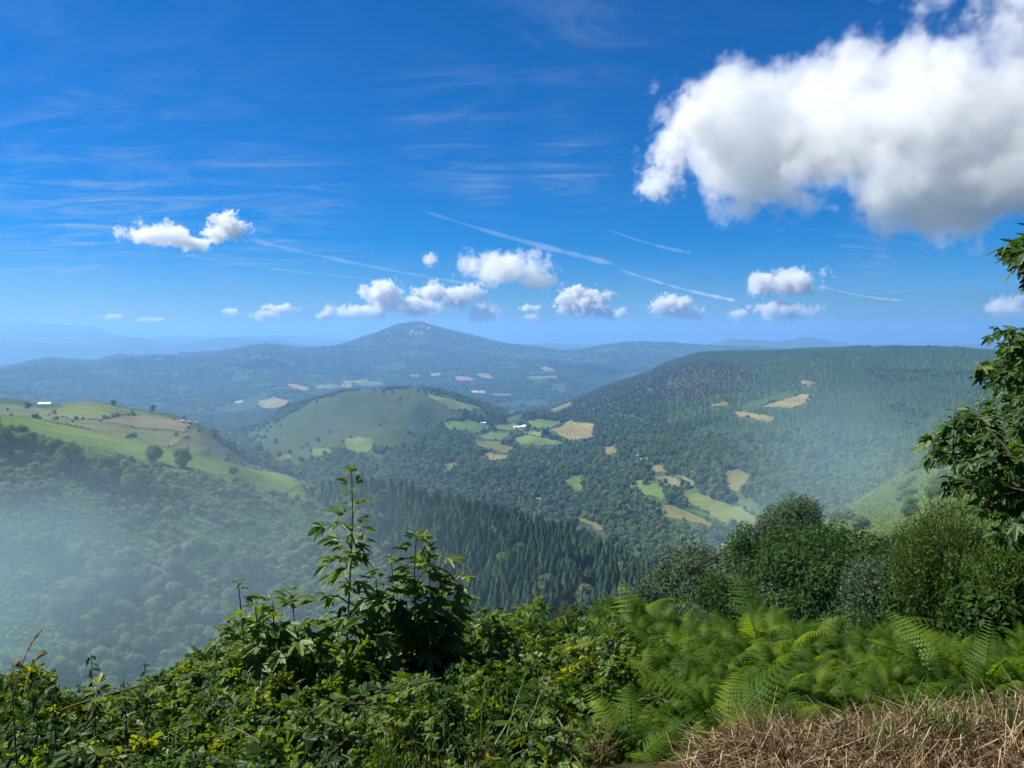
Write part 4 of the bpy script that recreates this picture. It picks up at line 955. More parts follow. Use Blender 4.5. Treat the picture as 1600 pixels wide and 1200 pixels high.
# unseen trees added behind the camera to block sky light from the verge
for k_ in range(8):
    x_, y_ = -15 + 4.4 * k_ + .8 * math.sin(k_ * 2.3), -7.2 - .9 * math.cos(k_ * 1.7); t = empty('added_shade_tree', (x_, y_, float(ground(x_, y_)) - .1), k_ * 1.3, 1.25 + .15 * math.sin(k_ * 3.1))
    tag(t, 'unseen tall tree added behind the viewpoint to shade the verge, ' + ['first', 'second', 'third', 'fourth', 'fifth', 'sixth', 'seventh', 'last'][k_] + ' in its row from the left', 'tree', 'added shade trees behind the viewpoint')
    obj('crown', crown_bank[k_ % 2], t); obj('trunk', trunk_b[k_ % 2], t)
# ------------------------------------------------------------------ verge plants: leaf shapes
def fold_leaf(outline, base=(0, 0), fold=.18, droop=.25, petiole=0.0, pw=.012):
    """fan of a leaf outline (x,y) from its base, folded along the midrib and drooping to the tip"""
    o_ = np.array(outline, float); n = len(o_)
    P = np.vstack([[base], o_]); z = -fold * np.abs(P[:, 0]) - droop * P[:, 1] ** 2 + fold * .35 * np.sin(P[:, 0] * 9)
    V = np.column_stack([P, z]); T = [[0, i, i + 1] for i in range(1, n)]
    if petiole:
        V[:, 1] += petiole; k = len(V)
        V = np.vstack([V, [[-pw, 0, 0], [pw, 0, 0], [pw, petiole, .0], [-pw, petiole, .0]]]); T += [[k, k + 1, k + 2], [k, k + 2, k + 3]]
    return V, np.array(T)
def palmate(seed=0):
    g = np.random.default_rng(seed); tips = [(-72, .52), (-38, .86), (0, 1.0), (38, .86), (72, .52)]; pts = [(0.02, 0.0), (.22, -.06)]
    pts = [(-.05, -.02), (-.20, -.08)]
    for i, (a, l) in enumerate(tips):
        l *= 1 + g.normal(0, .04)
        for da, f in ((-13, .66), (-9, .70), (-6, .88), (0, 1.0), (6, .86), (9, .72), (13, .64)):
            th = R(a + da); pts.append((math.sin(th) * l * f, math.cos(th) * l * f))
        if i < 4:
            th = R((a + tips[i + 1][0]) / 2); pts.append((math.sin(th) * .44, math.cos(th) * .44))
    pts += [(.20, -.08), (.05, -.02)]
    return pts
def ovate(w=.30, n=6, ser=.035):
    t = np.linspace(0, 1, n); L_ = []
    for i in range(n):
        x = w * math.sin(math.pi * t[i] ** .75) ** .9; L_.append((-x, t[i]))
        if i < n - 1: tm = (t[i] + t[i + 1]) / 2; L_.append((-max(0, w * math.sin(math.pi * tm ** .75) ** .9 - ser), tm))
    return L_ + [(-x, y) for x, y in reversed(L_[:-1])]
M_SYC = leaf_mat('sycamore_leaf', [(0.044, 0.098, 0.014), (0.068, 0.135, 0.019), (0.105, 0.175, 0.026)], .46, .8, .38, tcol=(1.9, 1.5, .35))
M_SYCN = leaf_mat('young_leaf', [(0.075, 0.150, 0.020), (0.115, 0.185, 0.028)], .5, .6, .38, tcol=(1.7, 1.35, .4))
M_SYCD = leaf_mat('tree_leaf', [(0.026, 0.070, 0.013), (0.048, 0.110, 0.019), (0.082, 0.150, 0.026)], .45, .7, .4, tcol=(1.6, 1.45, .4))
M_BRWN = leaf_mat('withered_leaf', [(0.10, 0.045, 0.022), (0.12, 0.05, 0.03)], .35)
M_BRAM = leaf_mat('bramble_leaf', [(0.016, 0.046, 0.009), (0.034, 0.080, 0.014), (0.060, 0.118, 0.020), (0.115, 0.165, 0.024)], .52, .45, .33, tcol=(3.0, 2.2, .4))
M_FERN = leaf_mat('fern_frond', [(0.024, 0.066, 0.008), (0.048, 0.108, 0.012), (0.088, 0.155, 0.016), (0.135, 0.195, 0.020)], .55, .2, .42, tcol=(2.05, 1.95, .3))
M_NETT = leaf_mat('nettle_leaf', [(0.022, 0.055, 0.020), (0.034, 0.075, 0.026)], .28, .3, .45)
M_STEM = plain_mat('green_stem', [(0.05, 0.07, 0.02), (0.10, 0.10, 0.04)], 8)
M_CANE = plain_mat('bramble_cane', [(0.10, 0.085, 0.035), (0.13, 0.07, 0.045)], 8)
M_GRASS = leaf_mat('grass_blade', [(0.055, 0.10, 0.022), (0.085, 0.14, 0.03), (0.13, 0.16, 0.05)], .4, .5, .4)
M_STRAW = leaf_mat('straw', [(0.10, 0.07, 0.036), (0.22, 0.165, 0.09), (0.42, 0.34, 0.21)], .12, .2, .5)
M_STRAWD = leaf_mat('brown_straw', [(0.026, 0.016, 0.009), (0.052, 0.032, 0.017), (0.10, 0.066, 0.036)], .1)
def leaf_me(name, VT, mat, s): return mesh_np(name, VT[0] * s, VT[1], mat)
syc = [leaf_me('leaf', fold_leaf(palmate(q), (0, .02), .16, .55 + .15 * q, .62), M_SYC, 1.0) for q in range(3)]
syc_y = [leaf_me('leaf', fold_leaf(palmate(q + 5), (0, .02), .2, .4, .5), M_SYCN, 1.0) for q in range(2)]
syc_b = leaf_me('leaf', fold_leaf(palmate(9), (0, .02), .3, .7, .6), M_BRWN, 1.0)
syc_t = [leaf_me('leaf', fold_leaf(palmate(q + 3), (0, .02), .14, .3 + .1 * q, .6), M_SYCD, 1.0) for q in range(3)]
def compound(n, seed):
    g = np.random.default_rng(seed); mb = MB(); ol = ovate(.36, 6, .04)
    for a, l, off in ([(0, 1.0, .62), (-70, .8, .5), (70, .8, .5)] + ([(-118, .6, .42), (118, .6, .42)] if n == 5 else [])):
        V, T = fold_leaf(ol, (0, 0), .30, .22, 0); V = V * l * (.95 + .1 * g.random()); th = R(-a + g.normal(0, 6)); c, s = math.cos(th), math.sin(th)
        V[:, 1] += .08 * l + (.18 if a == 0 else 0); x, y = V[:, 0].copy(), V[:, 1].copy(); V[:, 0] = x * c - y * s; V[:, 1] = x * s + y * c
        V[:, 1] += .55; V[:, 2] -= .10 * abs(a) / 70 + .05 * g.random(); mb.add(V, T)
    mb.add([[-.018, 0, 0], [.018, 0, 0], [.014, .75, 0], [-.014, .75, 0]], Q=[[0, 1, 2, 3]])
    return mb.arrays()
def comp_me(n, seed, mat): V, F = compound(n, seed); return mesh_np('leaf', V, F, mat)
bram = [comp_me(3, 1, M_BRAM), comp_me(5, 2, M_BRAM), comp_me(3, 3, M_BRAM)]
bram_y = [comp_me(3, 4, M_SYCN), comp_me(5, 5, M_SYCN)]
def fern_frond(seed, arch=.55):
    g = np.random.default_rng(seed); mb = MB(); n = 19; tt = np.linspace(.16, .985, n)
    def rach(t): return np.array([.04 * math.sin(3 * t + seed), t * (1 - .10 * arch * t), arch * t * (1 - 1.02 * t) * 1.1])
    mb.tube([rach(t) for t in np.linspace(0, 1, 7)], np.linspace(.0075, .0018, 7), 3)
    for t in tt:
        b0 = rach(t); d = rach(t + .01) - rach(t - .01); d /= np.linalg.norm(d); up = np.cross([1, 0, 0], d)
        L_ = .30 * (1 - t) ** .8 * min(1, .35 + 2.6 * (t - .12)) + .018
        for s in (-1, 1):
            ang = R(62 + 8 * g.random()); ax = np.array([s, 0, 0]) * math.sin(ang) + d * math.cos(ang); ax = ax + up * (-.12 - .12 * g.random()); ax /= np.linalg.norm(ax)
            wd = np.cross(up, ax); wd *= np.sign(np.dot(wd, d)) or 1; m = 7; hw = L_ * .13 + .005
            for q in range(m):
                u0, u1 = q / m, (q + 1) / m; um = (u0 + u1) / 2; w_ = hw * (1 - u0) ** .8; c0 = b0 + ax * L_ * u0 - up * .25 * L_ * u0 ** 2; c1 = b0 + ax * L_ * u1 - up * .25 * L_ * u1 ** 2
                tipv = ax * L_ * .07
                mb.add([c0, c1, (c0 + c1) / 2 + wd * w_ + tipv - up * .004, (c0 + c1) / 2 - wd * w_ + tipv - up * .004], [[0, 1, 2], [1, 0, 3]])
    return mb.mesh('frond', M_FERN)
fronds = [fern_frond(q, .35 + .22 * q) for q in range(4)]
def orient(o, p, yaw, pitch, roll, s):
    """local +Y points along yaw (0 = away from the camera) and up by pitch"""
    o.location = p; o.rotation_euler = Euler((pitch, roll, yaw), 'XYZ') if False else (Matrix.Rotation(yaw, 3, 'Z') @ Matrix.Rotation(pitch, 3, 'X') @ Matrix.Rotation(roll, 3, 'Y')).to_euler()
    o.scale = (s, s, s)
PROFILE = [(-300,1085),(0,1085),(60,1056),(130,1120),(180,1112),(240,1070),(300,1046),(350,1018),(380,975),(440,1000),(500,1000),(600,1002),(700,996),(760,975),(840,966),(872,1000),(930,975),(980,955),(1050,960),(1100,975),(1200,966),(1260,970),(1300,995),(1360,998),(1450,988),(1560,998),(1700,990),(2000,980)]
PRX, PRY = np.array(PROFILE, float).T
EDGE_X, EDGE_R = np.array([(-900,2.35),(600,2.42),(1040,2.63),(1300,2.98),(1600,3.50),(2000,4.6)]).T
RTOP = 5.0
def canopy(px, r):
    """height of the top of the verge growth"""
    y = np.interp(px, PRX, PRY); t = np.array([pix(a_, b_)[1] for a_, b_ in zip(np.atleast_1d(px), np.atleast_1d(y))])
    e = np.interp(px, EDGE_X, EDGE_R); f = np.clip((r - e) / np.maximum(RTOP - e, .5), 0, 1)
    zt = RTOP * t
    return (vnoise(np.atleast_1d(px) / 46., np.atleast_1d(r) * 1.7, 57) - .5) * .34 * f * (1 - .45 * f) + (-1.62) * (1 - f ** .8) + zt * f ** .8 - np.maximum(r - RTOP, 0) * .45
def at_px(px, r):
    a = pix(px, 1050)[0]; return r * np.sin(a), r * np.cos(a)

# ------------------------------------------------------------------ sycamore saplings, leaf by leaf
def sapling(label, px_base, px_top, ytop, r, leaf, nodes, spread, seed, first_leafless=.15, h_base=None):
    g = np.random.default_rng(seed)
    a0 = pix(px_base, 1000)[0]; x0, y0 = r * math.sin(a0), r * math.cos(a0); z0 = float(ground(x0, y0)) - .03
    a1, t1 = pix(px_top, ytop); x1, y1, z1 = r * math.sin(a1), r * math.cos(a1), r * float(t1)
    t = empty('sycamore_sapling', (x0, y0, z0)); tag(t, label, 'sapling')
    q = np.linspace(0, 1, 9)[:, None]; P = q * np.array([x1 - x0, y1 - y0, z1 - z0]) + np.sin(q * 3.1) * np.array([.03, .02, 0]) + g.normal(0, .006, (9, 3)) * q
    mb = MB(); mb.tube(P, np.linspace(.011, .0028, 9), 5); mb.build('stem', M_BARK, t, True)
    yaw0 = g.random() * 6
    for k in range(nodes):
        u = first_leafless + (1 - first_leafless) * (k + .5) / nodes; c = np.array([np.interp(u, q[:, 0], P[:, i]) for i in range(3)])
        topness = max(0, (u - .80) / .2)
        for s in range(2):
            yaw = yaw0 + k * 1.57 + s * 3.14 + g.normal(0, .3); sz = leaf * 1.22 * (1 - .5 * topness ** 1.5) * (.75 + .45 * g.random()) * spread[0]
            pitch = g.normal(.14, .2) + .45 * topness
            young = g.random() < .10 + .5 * topness
            me_ = syc_y[g.integers(2)] if young else syc[g.integers(3)]
            o = obj('leaf', me_, t); orient(o, c, yaw, pitch, g.normal(0, .35), sz); o.scale = (sz, sz * spread[1], sz)
        if k % 2 == 1 and u < .85:      # a short side shoot
            yaw = g.random() * 6.28; l = leaf * (1.2 + g.random()); e = c + np.array([-math.sin(yaw) * l, math.cos(yaw) * l, l * .55])
            m2 = MB(); m2.tube([c, (c + e) / 2 + [0, 0, .02], e], [.005, .004, .002], 4); m2.build('side_shoot', M_STEM, t)
            for s in range(4):
                cc_ = c + (e - c) * (.55 + .45 * (s // 2)); o = obj('leaf', syc[g.integers(3)] if g.random() < .75 else syc_y[0], t)
                orient(o, cc_, yaw + (1.3 if s % 2 else -1.3) + g.normal(0, .3), g.normal(.15, .2), g.normal(0, .3), leaf * (.8 + .45 * g.random()))
    for s in range(4):                   # tuft at the tip
        o = obj('leaf', syc_y[s % 2], t); orient(o, P[-1], yaw0 + s * 1.57, .5, 0, leaf * (.32 + .12 * g.random()))
    return t, P
T1, P1 = sapling('tallest sycamore sapling, a slim leafy spire rising above the brambles', 512, 549, 736, 4.5, .090, 30, (1, 1.0), 3, .22)
w_ = obj('leaf', syc_b, T1); orient(w_, P1[6], -1.6, .35, .2, .085); w_['label'] = 'brown withered leaf on a long stalk'
sapling('bushy sycamore sapling with pale upper leaves right of the tallest one', 622, 648, 836, 4.4, .112, 26, (1.0, 1.0), 4, .25)
T3, P3 = sapling('sycamore sapling with large dark drooping leaves between the two taller ones', 580, 586, 900, 4.3, .118, 14, (1.0, 1.0), 5, .3)
T4, P4 = sapling('sycamore sapling leaning right with a yellow brown leaf at its tip', 655, 690, 905, 4.4, .11, 17, (1.0, 1.0), 6, .25)
w_ = obj('leaf', syc_b, T4); orient(w_, P4[-1], -1.2, .3, .2, .07); w_['label'] = 'yellow brown leaf at the tip'
sapling('sycamore sapling with big glossy leaves at the left shoulder of the bramble bank', 415, 425, 935, 4.3, .118, 16, (1.05, 1.0), 7, .25)
sapling('second glossy leaved sycamore sapling at the left shoulder, nearer the tall spire', 452, 458, 925, 4.4, .115, 15, (1.05, 1.0), 11, .2)
sapling('stout low sycamore sapling filling the gap behind the two tallest', 605, 612, 872, 4.7, .11, 18, (1.05, 1.0), 12, .2)
sapling('leafy sycamore sapling close against the right of the bushy pale one', 665, 668, 872, 4.5, .115, 18, (1.05, 1.0), 13, .2)
sapling('low sycamore sapling at the left edge of the glossy leaved pair', 395, 398, 950, 4.2, .11, 13, (1.05, 1.0), 14, .2)
sapling('thin young sycamore shoot standing left of the big glossy sapling', 378, 372, 910, 4.4, .08, 14, (.9, .9), 8, .3)
sapling('short sycamore shoot half hidden on the slope at the right end of the saplings', 720, 732, 935, 4.9, .085, 14, (1, 1), 9, .3)

# ------------------------------------------------------------------ the sycamore whose boughs come in from the right
g = np.random.default_rng(17)
OUT = [(1612,352),(1575,372),(1570,395),(1590,425),(1612,440),(1625,480),(1590,505),(1552,508),(1545,535),(1565,560),(1528,562),(1522,580),(1545,610),(1500,618),(1478,655),(1450,680),(1433,705),(1440,728),(1470,735),(1480,765),(1510,775),(1520,805),(1555,820),(1575,850),(1640,870),(1760,860),(1780,350)]
tr = empty('sycamore_tree', (0, 0, 0)); base = np.array([*at_px(1735, 7.6), 0.0]); base[2] = float(ground(base[0], base[1])) - .1
tr.location = base; tag(tr, 'leafy sycamore whose boughs reach in from the right edge of the view', 'tree')
mb = MB(); tq = np.linspace(0, 1, 8)[:, None]; TP = tq * np.array([-.25, .15, 4.6]) + np.sin(tq * 4) * [.06, .03, 0]; mb.tube(TP, np.linspace(.13, .04, 8), 8); mb.build('trunk', M_BARK, tr, True)
tips = []
while len(tips) < 420:
    px_, py_ = 1433 + g.random() * 330, 350 + g.random() * 520
    if not inpoly(np.array([px_]), np.array([py_]), OUT)[0]: continue
    a, t = pix(px_, py_); r = 6.6 + 1.9 * g.random(); tips.append(np.array([r * math.sin(a), r * math.cos(a), r * float(t)]) - base)
limbs = []
for (px_, py_, r_) in [(1452,705,7.0),(1530,570,7.2),(1575,520,7.4),(1590,395,7.5),(1490,760,7.0),(1570,830,6.8),(1640,640,6.6),(1650,760,8.4),(1660,430,8.0),(1680,560,6.9),(1530,650,7.6),(1560,720,6.7),(1600,560,7.8),(1510,690,7.3),(1590,760,7.4)]:
    a, t = pix(px_, py_); e = np.array([r_ * math.sin(a), r_ * math.cos(a), r_ * float(t)]) - base
    zb = max(.5, e[2] * .62 + .1); b0 = np.array([np.interp(zb, TP[:, 2], TP[:, i]) for i in range(3)])
    q = np.linspace(0, 1, 9)[:, None]; P = b0 + (e - b0) * q + np.sin(q * 3.14) * [0, 0, .14] + g.normal(0, .012, (9, 3)) * q; limbs.append(P)
    m2 = MB(); m2.tube(P, np.linspace(.034, .004, 9), 5); m2.build('branch', M_BARK, tr, True); tips.append(e)
allb = np.concatenate([l[3:] for l in limbs]); tw = MB(); LV = []
for e in tips:
    d2 = ((allb - e) ** 2).sum(1); b0 = allb[np.argmin(d2)]; d = e - b0; L_ = np.linalg.norm(d)
    if L_ > 1.3: continue
    q = np.linspace(0, 1, 5)[:, None]; P = b0 + d * q + np.sin(q * 3.14) * [0, 0, .05 * L_]
    tw.tube(P, np.linspace(.007, .0022, 5), 3); yaw0 = math.atan2(-d[0], d[1])
    nl_ = max(3, int(min(L_, .85) / .062))
    for k in range(nl_):
        u = 1 - k * .062 / max(L_, .2)
        if u < 0: break
        c = np.array([np.interp(u, q[:, 0], P[:, i]) for i in range(3)])
        for s in (-1, 1): LV.append((c, yaw0 + s * (.9 + .5 * g.random()), g.normal(-.25, .42), g.normal(0, .55), .112 * (.6 + .55 * g.random()) * (.6 if k == 0 else 1)))
tw.build('twigs', M_BARK, tr)
pxs, pys = proj(*(np.array([l[0] for l in LV]) + base).T)
order_ = np.argsort(np.where((pxs < 1640), -np.array([l[4] for l in LV]), 1)); nind = 295; rest_ = MB()
for rank, q in enumerate(order_):
    c, ya, pi, ro, s = LV[q]
    if rank < nind: orient(obj('leaf', syc_t[q % 3], tr), c, ya, pi, ro, s)
    else:
        me_ = syc_t[q % 3]; V = np.empty(len(me_.vertices) * 3, np.float32); me_.vertices.foreach_get('co', V); V = V.reshape(-1, 3) * s
        M = np.array(Matrix.Rotation(ya, 3, 'Z') @ Matrix.Rotation(pi, 3, 'X') @ Matrix.Rotation(ro, 3, 'Y')); T = np.array([p_.vertices[:] for p_ in me_.polygons]); rest_.add(V @ M.T + c, T)
rf = rest_.build('foliage', M_SYCD, tr); rf['kind'] = 'stuff'

# ------------------------------------------------------------------ ferns
def fern(label, p, n_, size, seed, group=None, lean=0.0):
    g = np.random.default_rng(seed); t = empty('fern', p); tag(t, label, 'fern', group)
    y0 = g.random() * 6.28
    for k in range(n_):
        o = obj('frond', fronds[g.integers(4)], t); s = size * (.75 + .45 * g.random())
        orient(o, (g.normal(0, .02), g.normal(0, .02), 0), y0 + k * 6.283 / n_ + g.normal(0, .35), g.normal(.48, .28), g.normal(0, .25), s)
    return t
g = np.random.default_rng(23); nf_ = 0
FERN_LABEL = 'green bracken fern in the dense fern bank along the right of the verge'
for k in range(1700):
    px_ = 860 + 820 * g.random(); e = np.interp(px_, EDGE_X, EDGE_R); r = e + .15 + (6.6 - e) * g.random() ** .8
    x, y = at_px(px_, r); zt = float(canopy(px_, r)[0]); gz = float(ground(x, y)); hgt = zt - gz
    if hgt < .18 or nf_ >= 290: continue
    if px_ < 960 and g.random() < .6: continue
    if px_ > 1480 and r < 4.9 and g.random() < .5: continue
    size = min(.40, max(.20, hgt * .62)); lift = max(0, hgt - size * .55)
    where_ = 'beside the brambles' if px_ < 1000 else ('below the grey green sallow' if px_ < 1170 else ('below the big dark round tree' if px_ < 1330 else ('below the silvery willow' if px_ < 1450 else 'below the broom bushes')))
    FERN_LABEL = 'green bracken fern ' + ('at the front foot of the fern bank ' if r < e + .7 else ('in the middle of the fern bank ' if r < e + 1.8 else 'at the top of the fern bank ')) + where_
    fern(FERN_LABEL, (x, y, gz + lift), int(g.integers(4, 7)), size * (.85 + .25 * g.random()), 1000 + k, 'ferns of the verge'); nf_ += 1
for (px_, r, s, lab) in [(322, 3.9, .62, 'lone pale fern showing over the brambles at left of the saplings'), (985, 3.0, .42, 'fern with narrow lit fronds drooping over the dark hollow'), (1130, 3.15, .5, 'fern spreading forward over the edge of the dry grass'), (1010, 4.9, .95, 'tallest fern, its fronds standing out at the top of the bank'), (1520, 4.5, .6, 'fern with long level fronds near the broom bush')]:
    x, y = at_px(px_, r); gz = float(ground(x, y)); fern(lab, (x, y, max(gz, float(canopy(px_, r)[0]) - s * .8)), 7, s, int(px_))

# ------------------------------------------------------------------ brambles and the mass of undergrowth
def cane(label, P0, yaw, L_, rise, n_, leaf, seed, group=None, yng=.2):
    g = np.random.default_rng(seed); t = empty('bramble_cane', P0); tag(t, label, 'bramble', group)
    q = np.linspace(0, 1, 9)[:, None]; d = np.array([-math.sin(yaw), math.cos(yaw), 0])
    P = d * L_ * q + np.array([0, 0, 1.]) * (rise * 4 * q * (1 - q) * .6 + rise * q * .35) + g.normal(0, .01, (9, 3)) * q
    mb = MB(); mb.tube(P, np.linspace(.0045, .0018, 9), 4); mb.build('stem', M_CANE, t, True)
    for k in range(n_):
        u = .12 + .88 * (k + .5) / n_; c = np.array([np.interp(u, q[:, 0], P[:, i]) for i in range(3)])
        o = obj('leaf', bram_y[g.integers(2)] if g.random() < yng * (u > .6) else bram[g.integers(3)], t)
        orient(o, c, yaw + (1 if k % 2 else -1) * (.5 + .8 * g.random()), g.normal(.15, .25), g.normal(0, .35), leaf * (.75 + .5 * g.random()) * (1 - .4 * max(0, u - .8) * 5))
g = np.random.default_rng(29)
for k in range(74):
    px_ = -30 + 960 * g.random(); e = np.interp(px_, EDGE_X, EDGE_R); r = e + .1 + 2.2 * g.random(); x, y = at_px(px_, r); zt = float(canopy(px_, r)[0]); gz = float(ground(x, y))
    where_ = 'under the nettles' if px_ < 240 else ('round the glossy left sapling' if px_ < 460 else ('under the tallest saplings' if px_ < 700 else 'between the saplings and the dry bush'))
    cane('bramble cane with toothed leaves ' + ('low at the front ' if r < e + .8 else 'high in the bank ') + where_, (x, y, max(gz, zt - .22 - .15 * g.random())), g.random() * 6.28, .45 + .4 * g.random(), .16 + .14 * g.random(), int(g.integers(8, 14)), .044 + .02 * g.random(), 2000 + k, 'brambles of the verge')
for (px_, py_, r, yaw, L_, lab) in [(690,1060,3.05,2.2,.42,'bramble runner with pale leaves hanging diagonally over the dark hollow'), (860,1060,3.0,2.9,.5,'bramble spray with dusty ribbed leaves hanging down in front of the ferns'), (870,1120,2.9,3.3,.4,'lower bramble spray trailing to the ground left of the dry heap'), (95,1110,3.1,-1.0,.4,'bindweed-like bramble runner in yellowish light at far left'), (590,1100,2.9,1.8,.3,'short bramble shoot over the dark hollow left of the grass tuft')]:
    a, t = pix(px_, py_); cane(lab, (r * math.sin(a), r * math.cos(a), r * float(t)), yaw, L_, .02, 9, .06, int(px_ * 3 + py_), None, .5)
# sources for the mass come from two real loose sprigs
def sprig(name, meshes, label, p, s, n_=5, seed=1):
    g = np.random.default_rng(seed); mb = MB()
    for k in range(n_):
        me_ = meshes[g.integers(len(meshes))]; V = np.empty(len(me_.vertices) * 3, np.float32); me_.vertices.foreach_get('co', V); V = V.reshape(-1, 3) * s * (.7 + .5 * g.random())
        M = np.array(Matrix.Rotation(g.random() * 6.28, 3, 'Z') @ Matrix.Rotation(g.normal(.3, .3), 3, 'X') @ Matrix.Rotation(g.normal(0, .4), 3, 'Y'))
        Ts = [np.array([p_.vertices[:] for p_ in me_.polygons if len(p_.vertices) == 3])]; mb.add(V @ M.T + np.array([0, 0, .03 * k * s / .06 * .4]) + g.normal(0, .02, 3), Ts[0])
    o = mb.build(name, meshes[0].materials[0], None, False, p); tag(o, label, kind='stuff'); return o
def on_top(px_, r, dz=-.05):
    x, y = at_px(px_, r); return (float(x), float(y), float(canopy(px_, r)[0]) + dz)
sp = [sprig('bramble_sprig', bram, 'small bramble sprig near the left end of the bramble bank', on_top(210, 3.6), .046, 6, 1), sprig('bramble_sprig', bram, 'small bramble sprig under the tallest sapling', on_top(500, 4.0), .042, 7, 2), sprig('bramble_sprig', bram_y, 'yellowish fresh bramble sprig left of the brown twiggy bush', on_top(800, 4.6), .036, 7, 3), sprig('bramble_sprig', bram, 'small bramble sprig beside the lone pale fern', on_top(300, 4.0), .036, 8, 4)]
n = 11000; px_ = -120 + 1090 * rng.random(n) ** .97; e = np.interp(px_, EDGE_X, EDGE_R); r = e + .05 + (6.4 - e) * rng.random(n) ** 1.1
x, y = at_px(px_, r); zt = canopy(px_, r); gz = ground(x, y); dp = rng.random(n) ** 1.8; z = zt - .03 - dp * np.minimum(np.maximum(zt - gz, .1), .75) + .05 * rng.normal(size=n)
hollow = (px_ > 470) & (px_ < 1010) & (r < e + .75 + .25 * vnoise(px_ / 60, r * 2, 3)) & (rng.random(n) < .88)
k = (z > gz - .02) & ~hollow; n = k.sum()
vi = np.where(rng.random(n) < .22, 2, rng.choice([0, 1, 3], n))
scatter('undergrowth', 'tangled mass of bramble leaves filling the bank along the verge', sp, np.stack([x, y, z], -1)[k], .65 + .6 * rng.random(n), rng.random(n) * 6.28, tilt=rng.normal(0, .45, (n, 2)), vi=vi)
n = 5200; px_ = 860 + 900 * rng.random(n); e = np.interp(px_, EDGE_X, EDGE_R); r = e + .15 + (7.2 - e) * rng.random(n)
x, y = at_px(px_, r); zt = canopy(px_, r); gz = ground(x, y); z = zt - .14 - rng.random(n) ** 1.3 * np.minimum(np.maximum(zt - gz, .1), .8); k = z > gz - .02; n = k.sum()
scatter('fern_undergrowth', 'low leafy plants growing under and between the ferns', sp, np.stack([x, y, z], -1)[k], .5 + .5 * rng.random(n), rng.random(n) * 6.28, tilt=rng.normal(0, .5, (n, 2)), vi=rng.choice([0, 1, 1, 3], n))
frs = []
for q in range(3):
    x, y = at_px(1180 + 90 * q, 5.6); o = obj('loose_frond', fronds[q + 1]); orient(o, (float(x), float(y), float(canopy(1180 + 90 * q, 5.6)[0]) - .3), q * 2.0, .8, 0, .8)
    tag(o, ['single fern frond behind the dry grass edge, leftmost of three', 'single fern frond in the middle of the fern bank', 'single fern frond near the big dark round tree'][q], 'fern'); frs.append(o)
n = 9000; px_ = 870 + 900 * rng.random(n); e = np.interp(px_, EDGE_X, EDGE_R); r = e + .35 + (7.0 - e) * rng.random(n) ** .85
x, y = at_px(px_, r); zt = canopy(px_, r); gz = ground(x, y); k = (zt - gz) > .2; n = k.sum()
rt = rng.normal(.35, .45, n)
scatter('fern_mass', 'interlaced fern fronds covering the bank behind the front ferns', frs, np.stack([x, y, np.maximum(gz, zt - .20 - .40 * rng.random(len(zt)) ** 1.5)], -1)[k], .17 + .21 * rng.random(n), rng.random(n) * 6.28, tilt=np.stack([rt, rng.normal(0, .4, n)], -1))
# ------------------------------------------------------------------ nettles, grasses, straw
def nettle(label, px_, ytop, r, seed, n_=14, ls=.075):
    n_ = int(n_ * 1.6); ls *= .8
    g = np.random.default_rng(seed); x, y = at_px(px_, r); gz = float(ground(x, y)); a, t = pix(px_, ytop); h_ = r * float(t) - gz
    t = empty('nettle', (float(x), float(y), gz)); tag(t, label, 'nettle')
    mb = MB(); q = np.linspace(0, 1, 6)[:, None]; P = q * [.02, 0, h_] + np.sin(q * 3) * [.015, 0, 0]; mb.tube(P, np.linspace(.006, .002, 6), 4); mb.build('stem', M_STEM, t, True)
    for k in range(n_):
        u = .35 + .65 * (k + .6) / n_; c = np.array([np.interp(u, q[:, 0], P[:, i]) for i in range(3)])
        for s in range(4):
            o = obj('leaf', net_me if s < 2 else net_sm, t); orient(o, c, k * 1.57 + s * (3.14 if s < 2 else 1.57) + g.normal(0, .25), g.normal(.1, .2), g.normal(0, .2), ls * (1.15 - .65 * max(0, u - .5) * 2) * (1 if s < 2 else .6))
net_me = leaf_me('leaf', fold_leaf(ovate(.24, 7, .05), (0, 0), .3, .95, .22), M_NETT, 1.0); net_sm = leaf_me('leaf', fold_leaf(ovate(.12, 5, .04), (0, 0), .2, 1.3, .1), M_NETT, 1.0)
nettle('tall dark nettle spire standing alone at the left of the verge', 136, 1022, 3.7, 1, 17, .07)
nettle('shorter nettle spire right of the tall dark one', 219, 1034, 3.9, 2, 14, .06)
nettle('leafy nettle at the far left edge of the view', 8, 1062, 3.4, 3, 12, .07)
nettle('pale tipped nettle rising beside the shorter nettle spire', 185, 1062, 3.6, 4, 10, .06)
nettle('broad leaved nettle behind the grass stalks at left', 45, 1058, 3.7, 5, 12, .08)
nettle('nettle showing between the tall spire and the grass stalks', 72, 1075, 3.5, 6, 11, .075)
M_SEED = leaf_mat('seed_heads', [(0.30, 0.26, 0.17), (0.40, 0.35, 0.24)], .3)
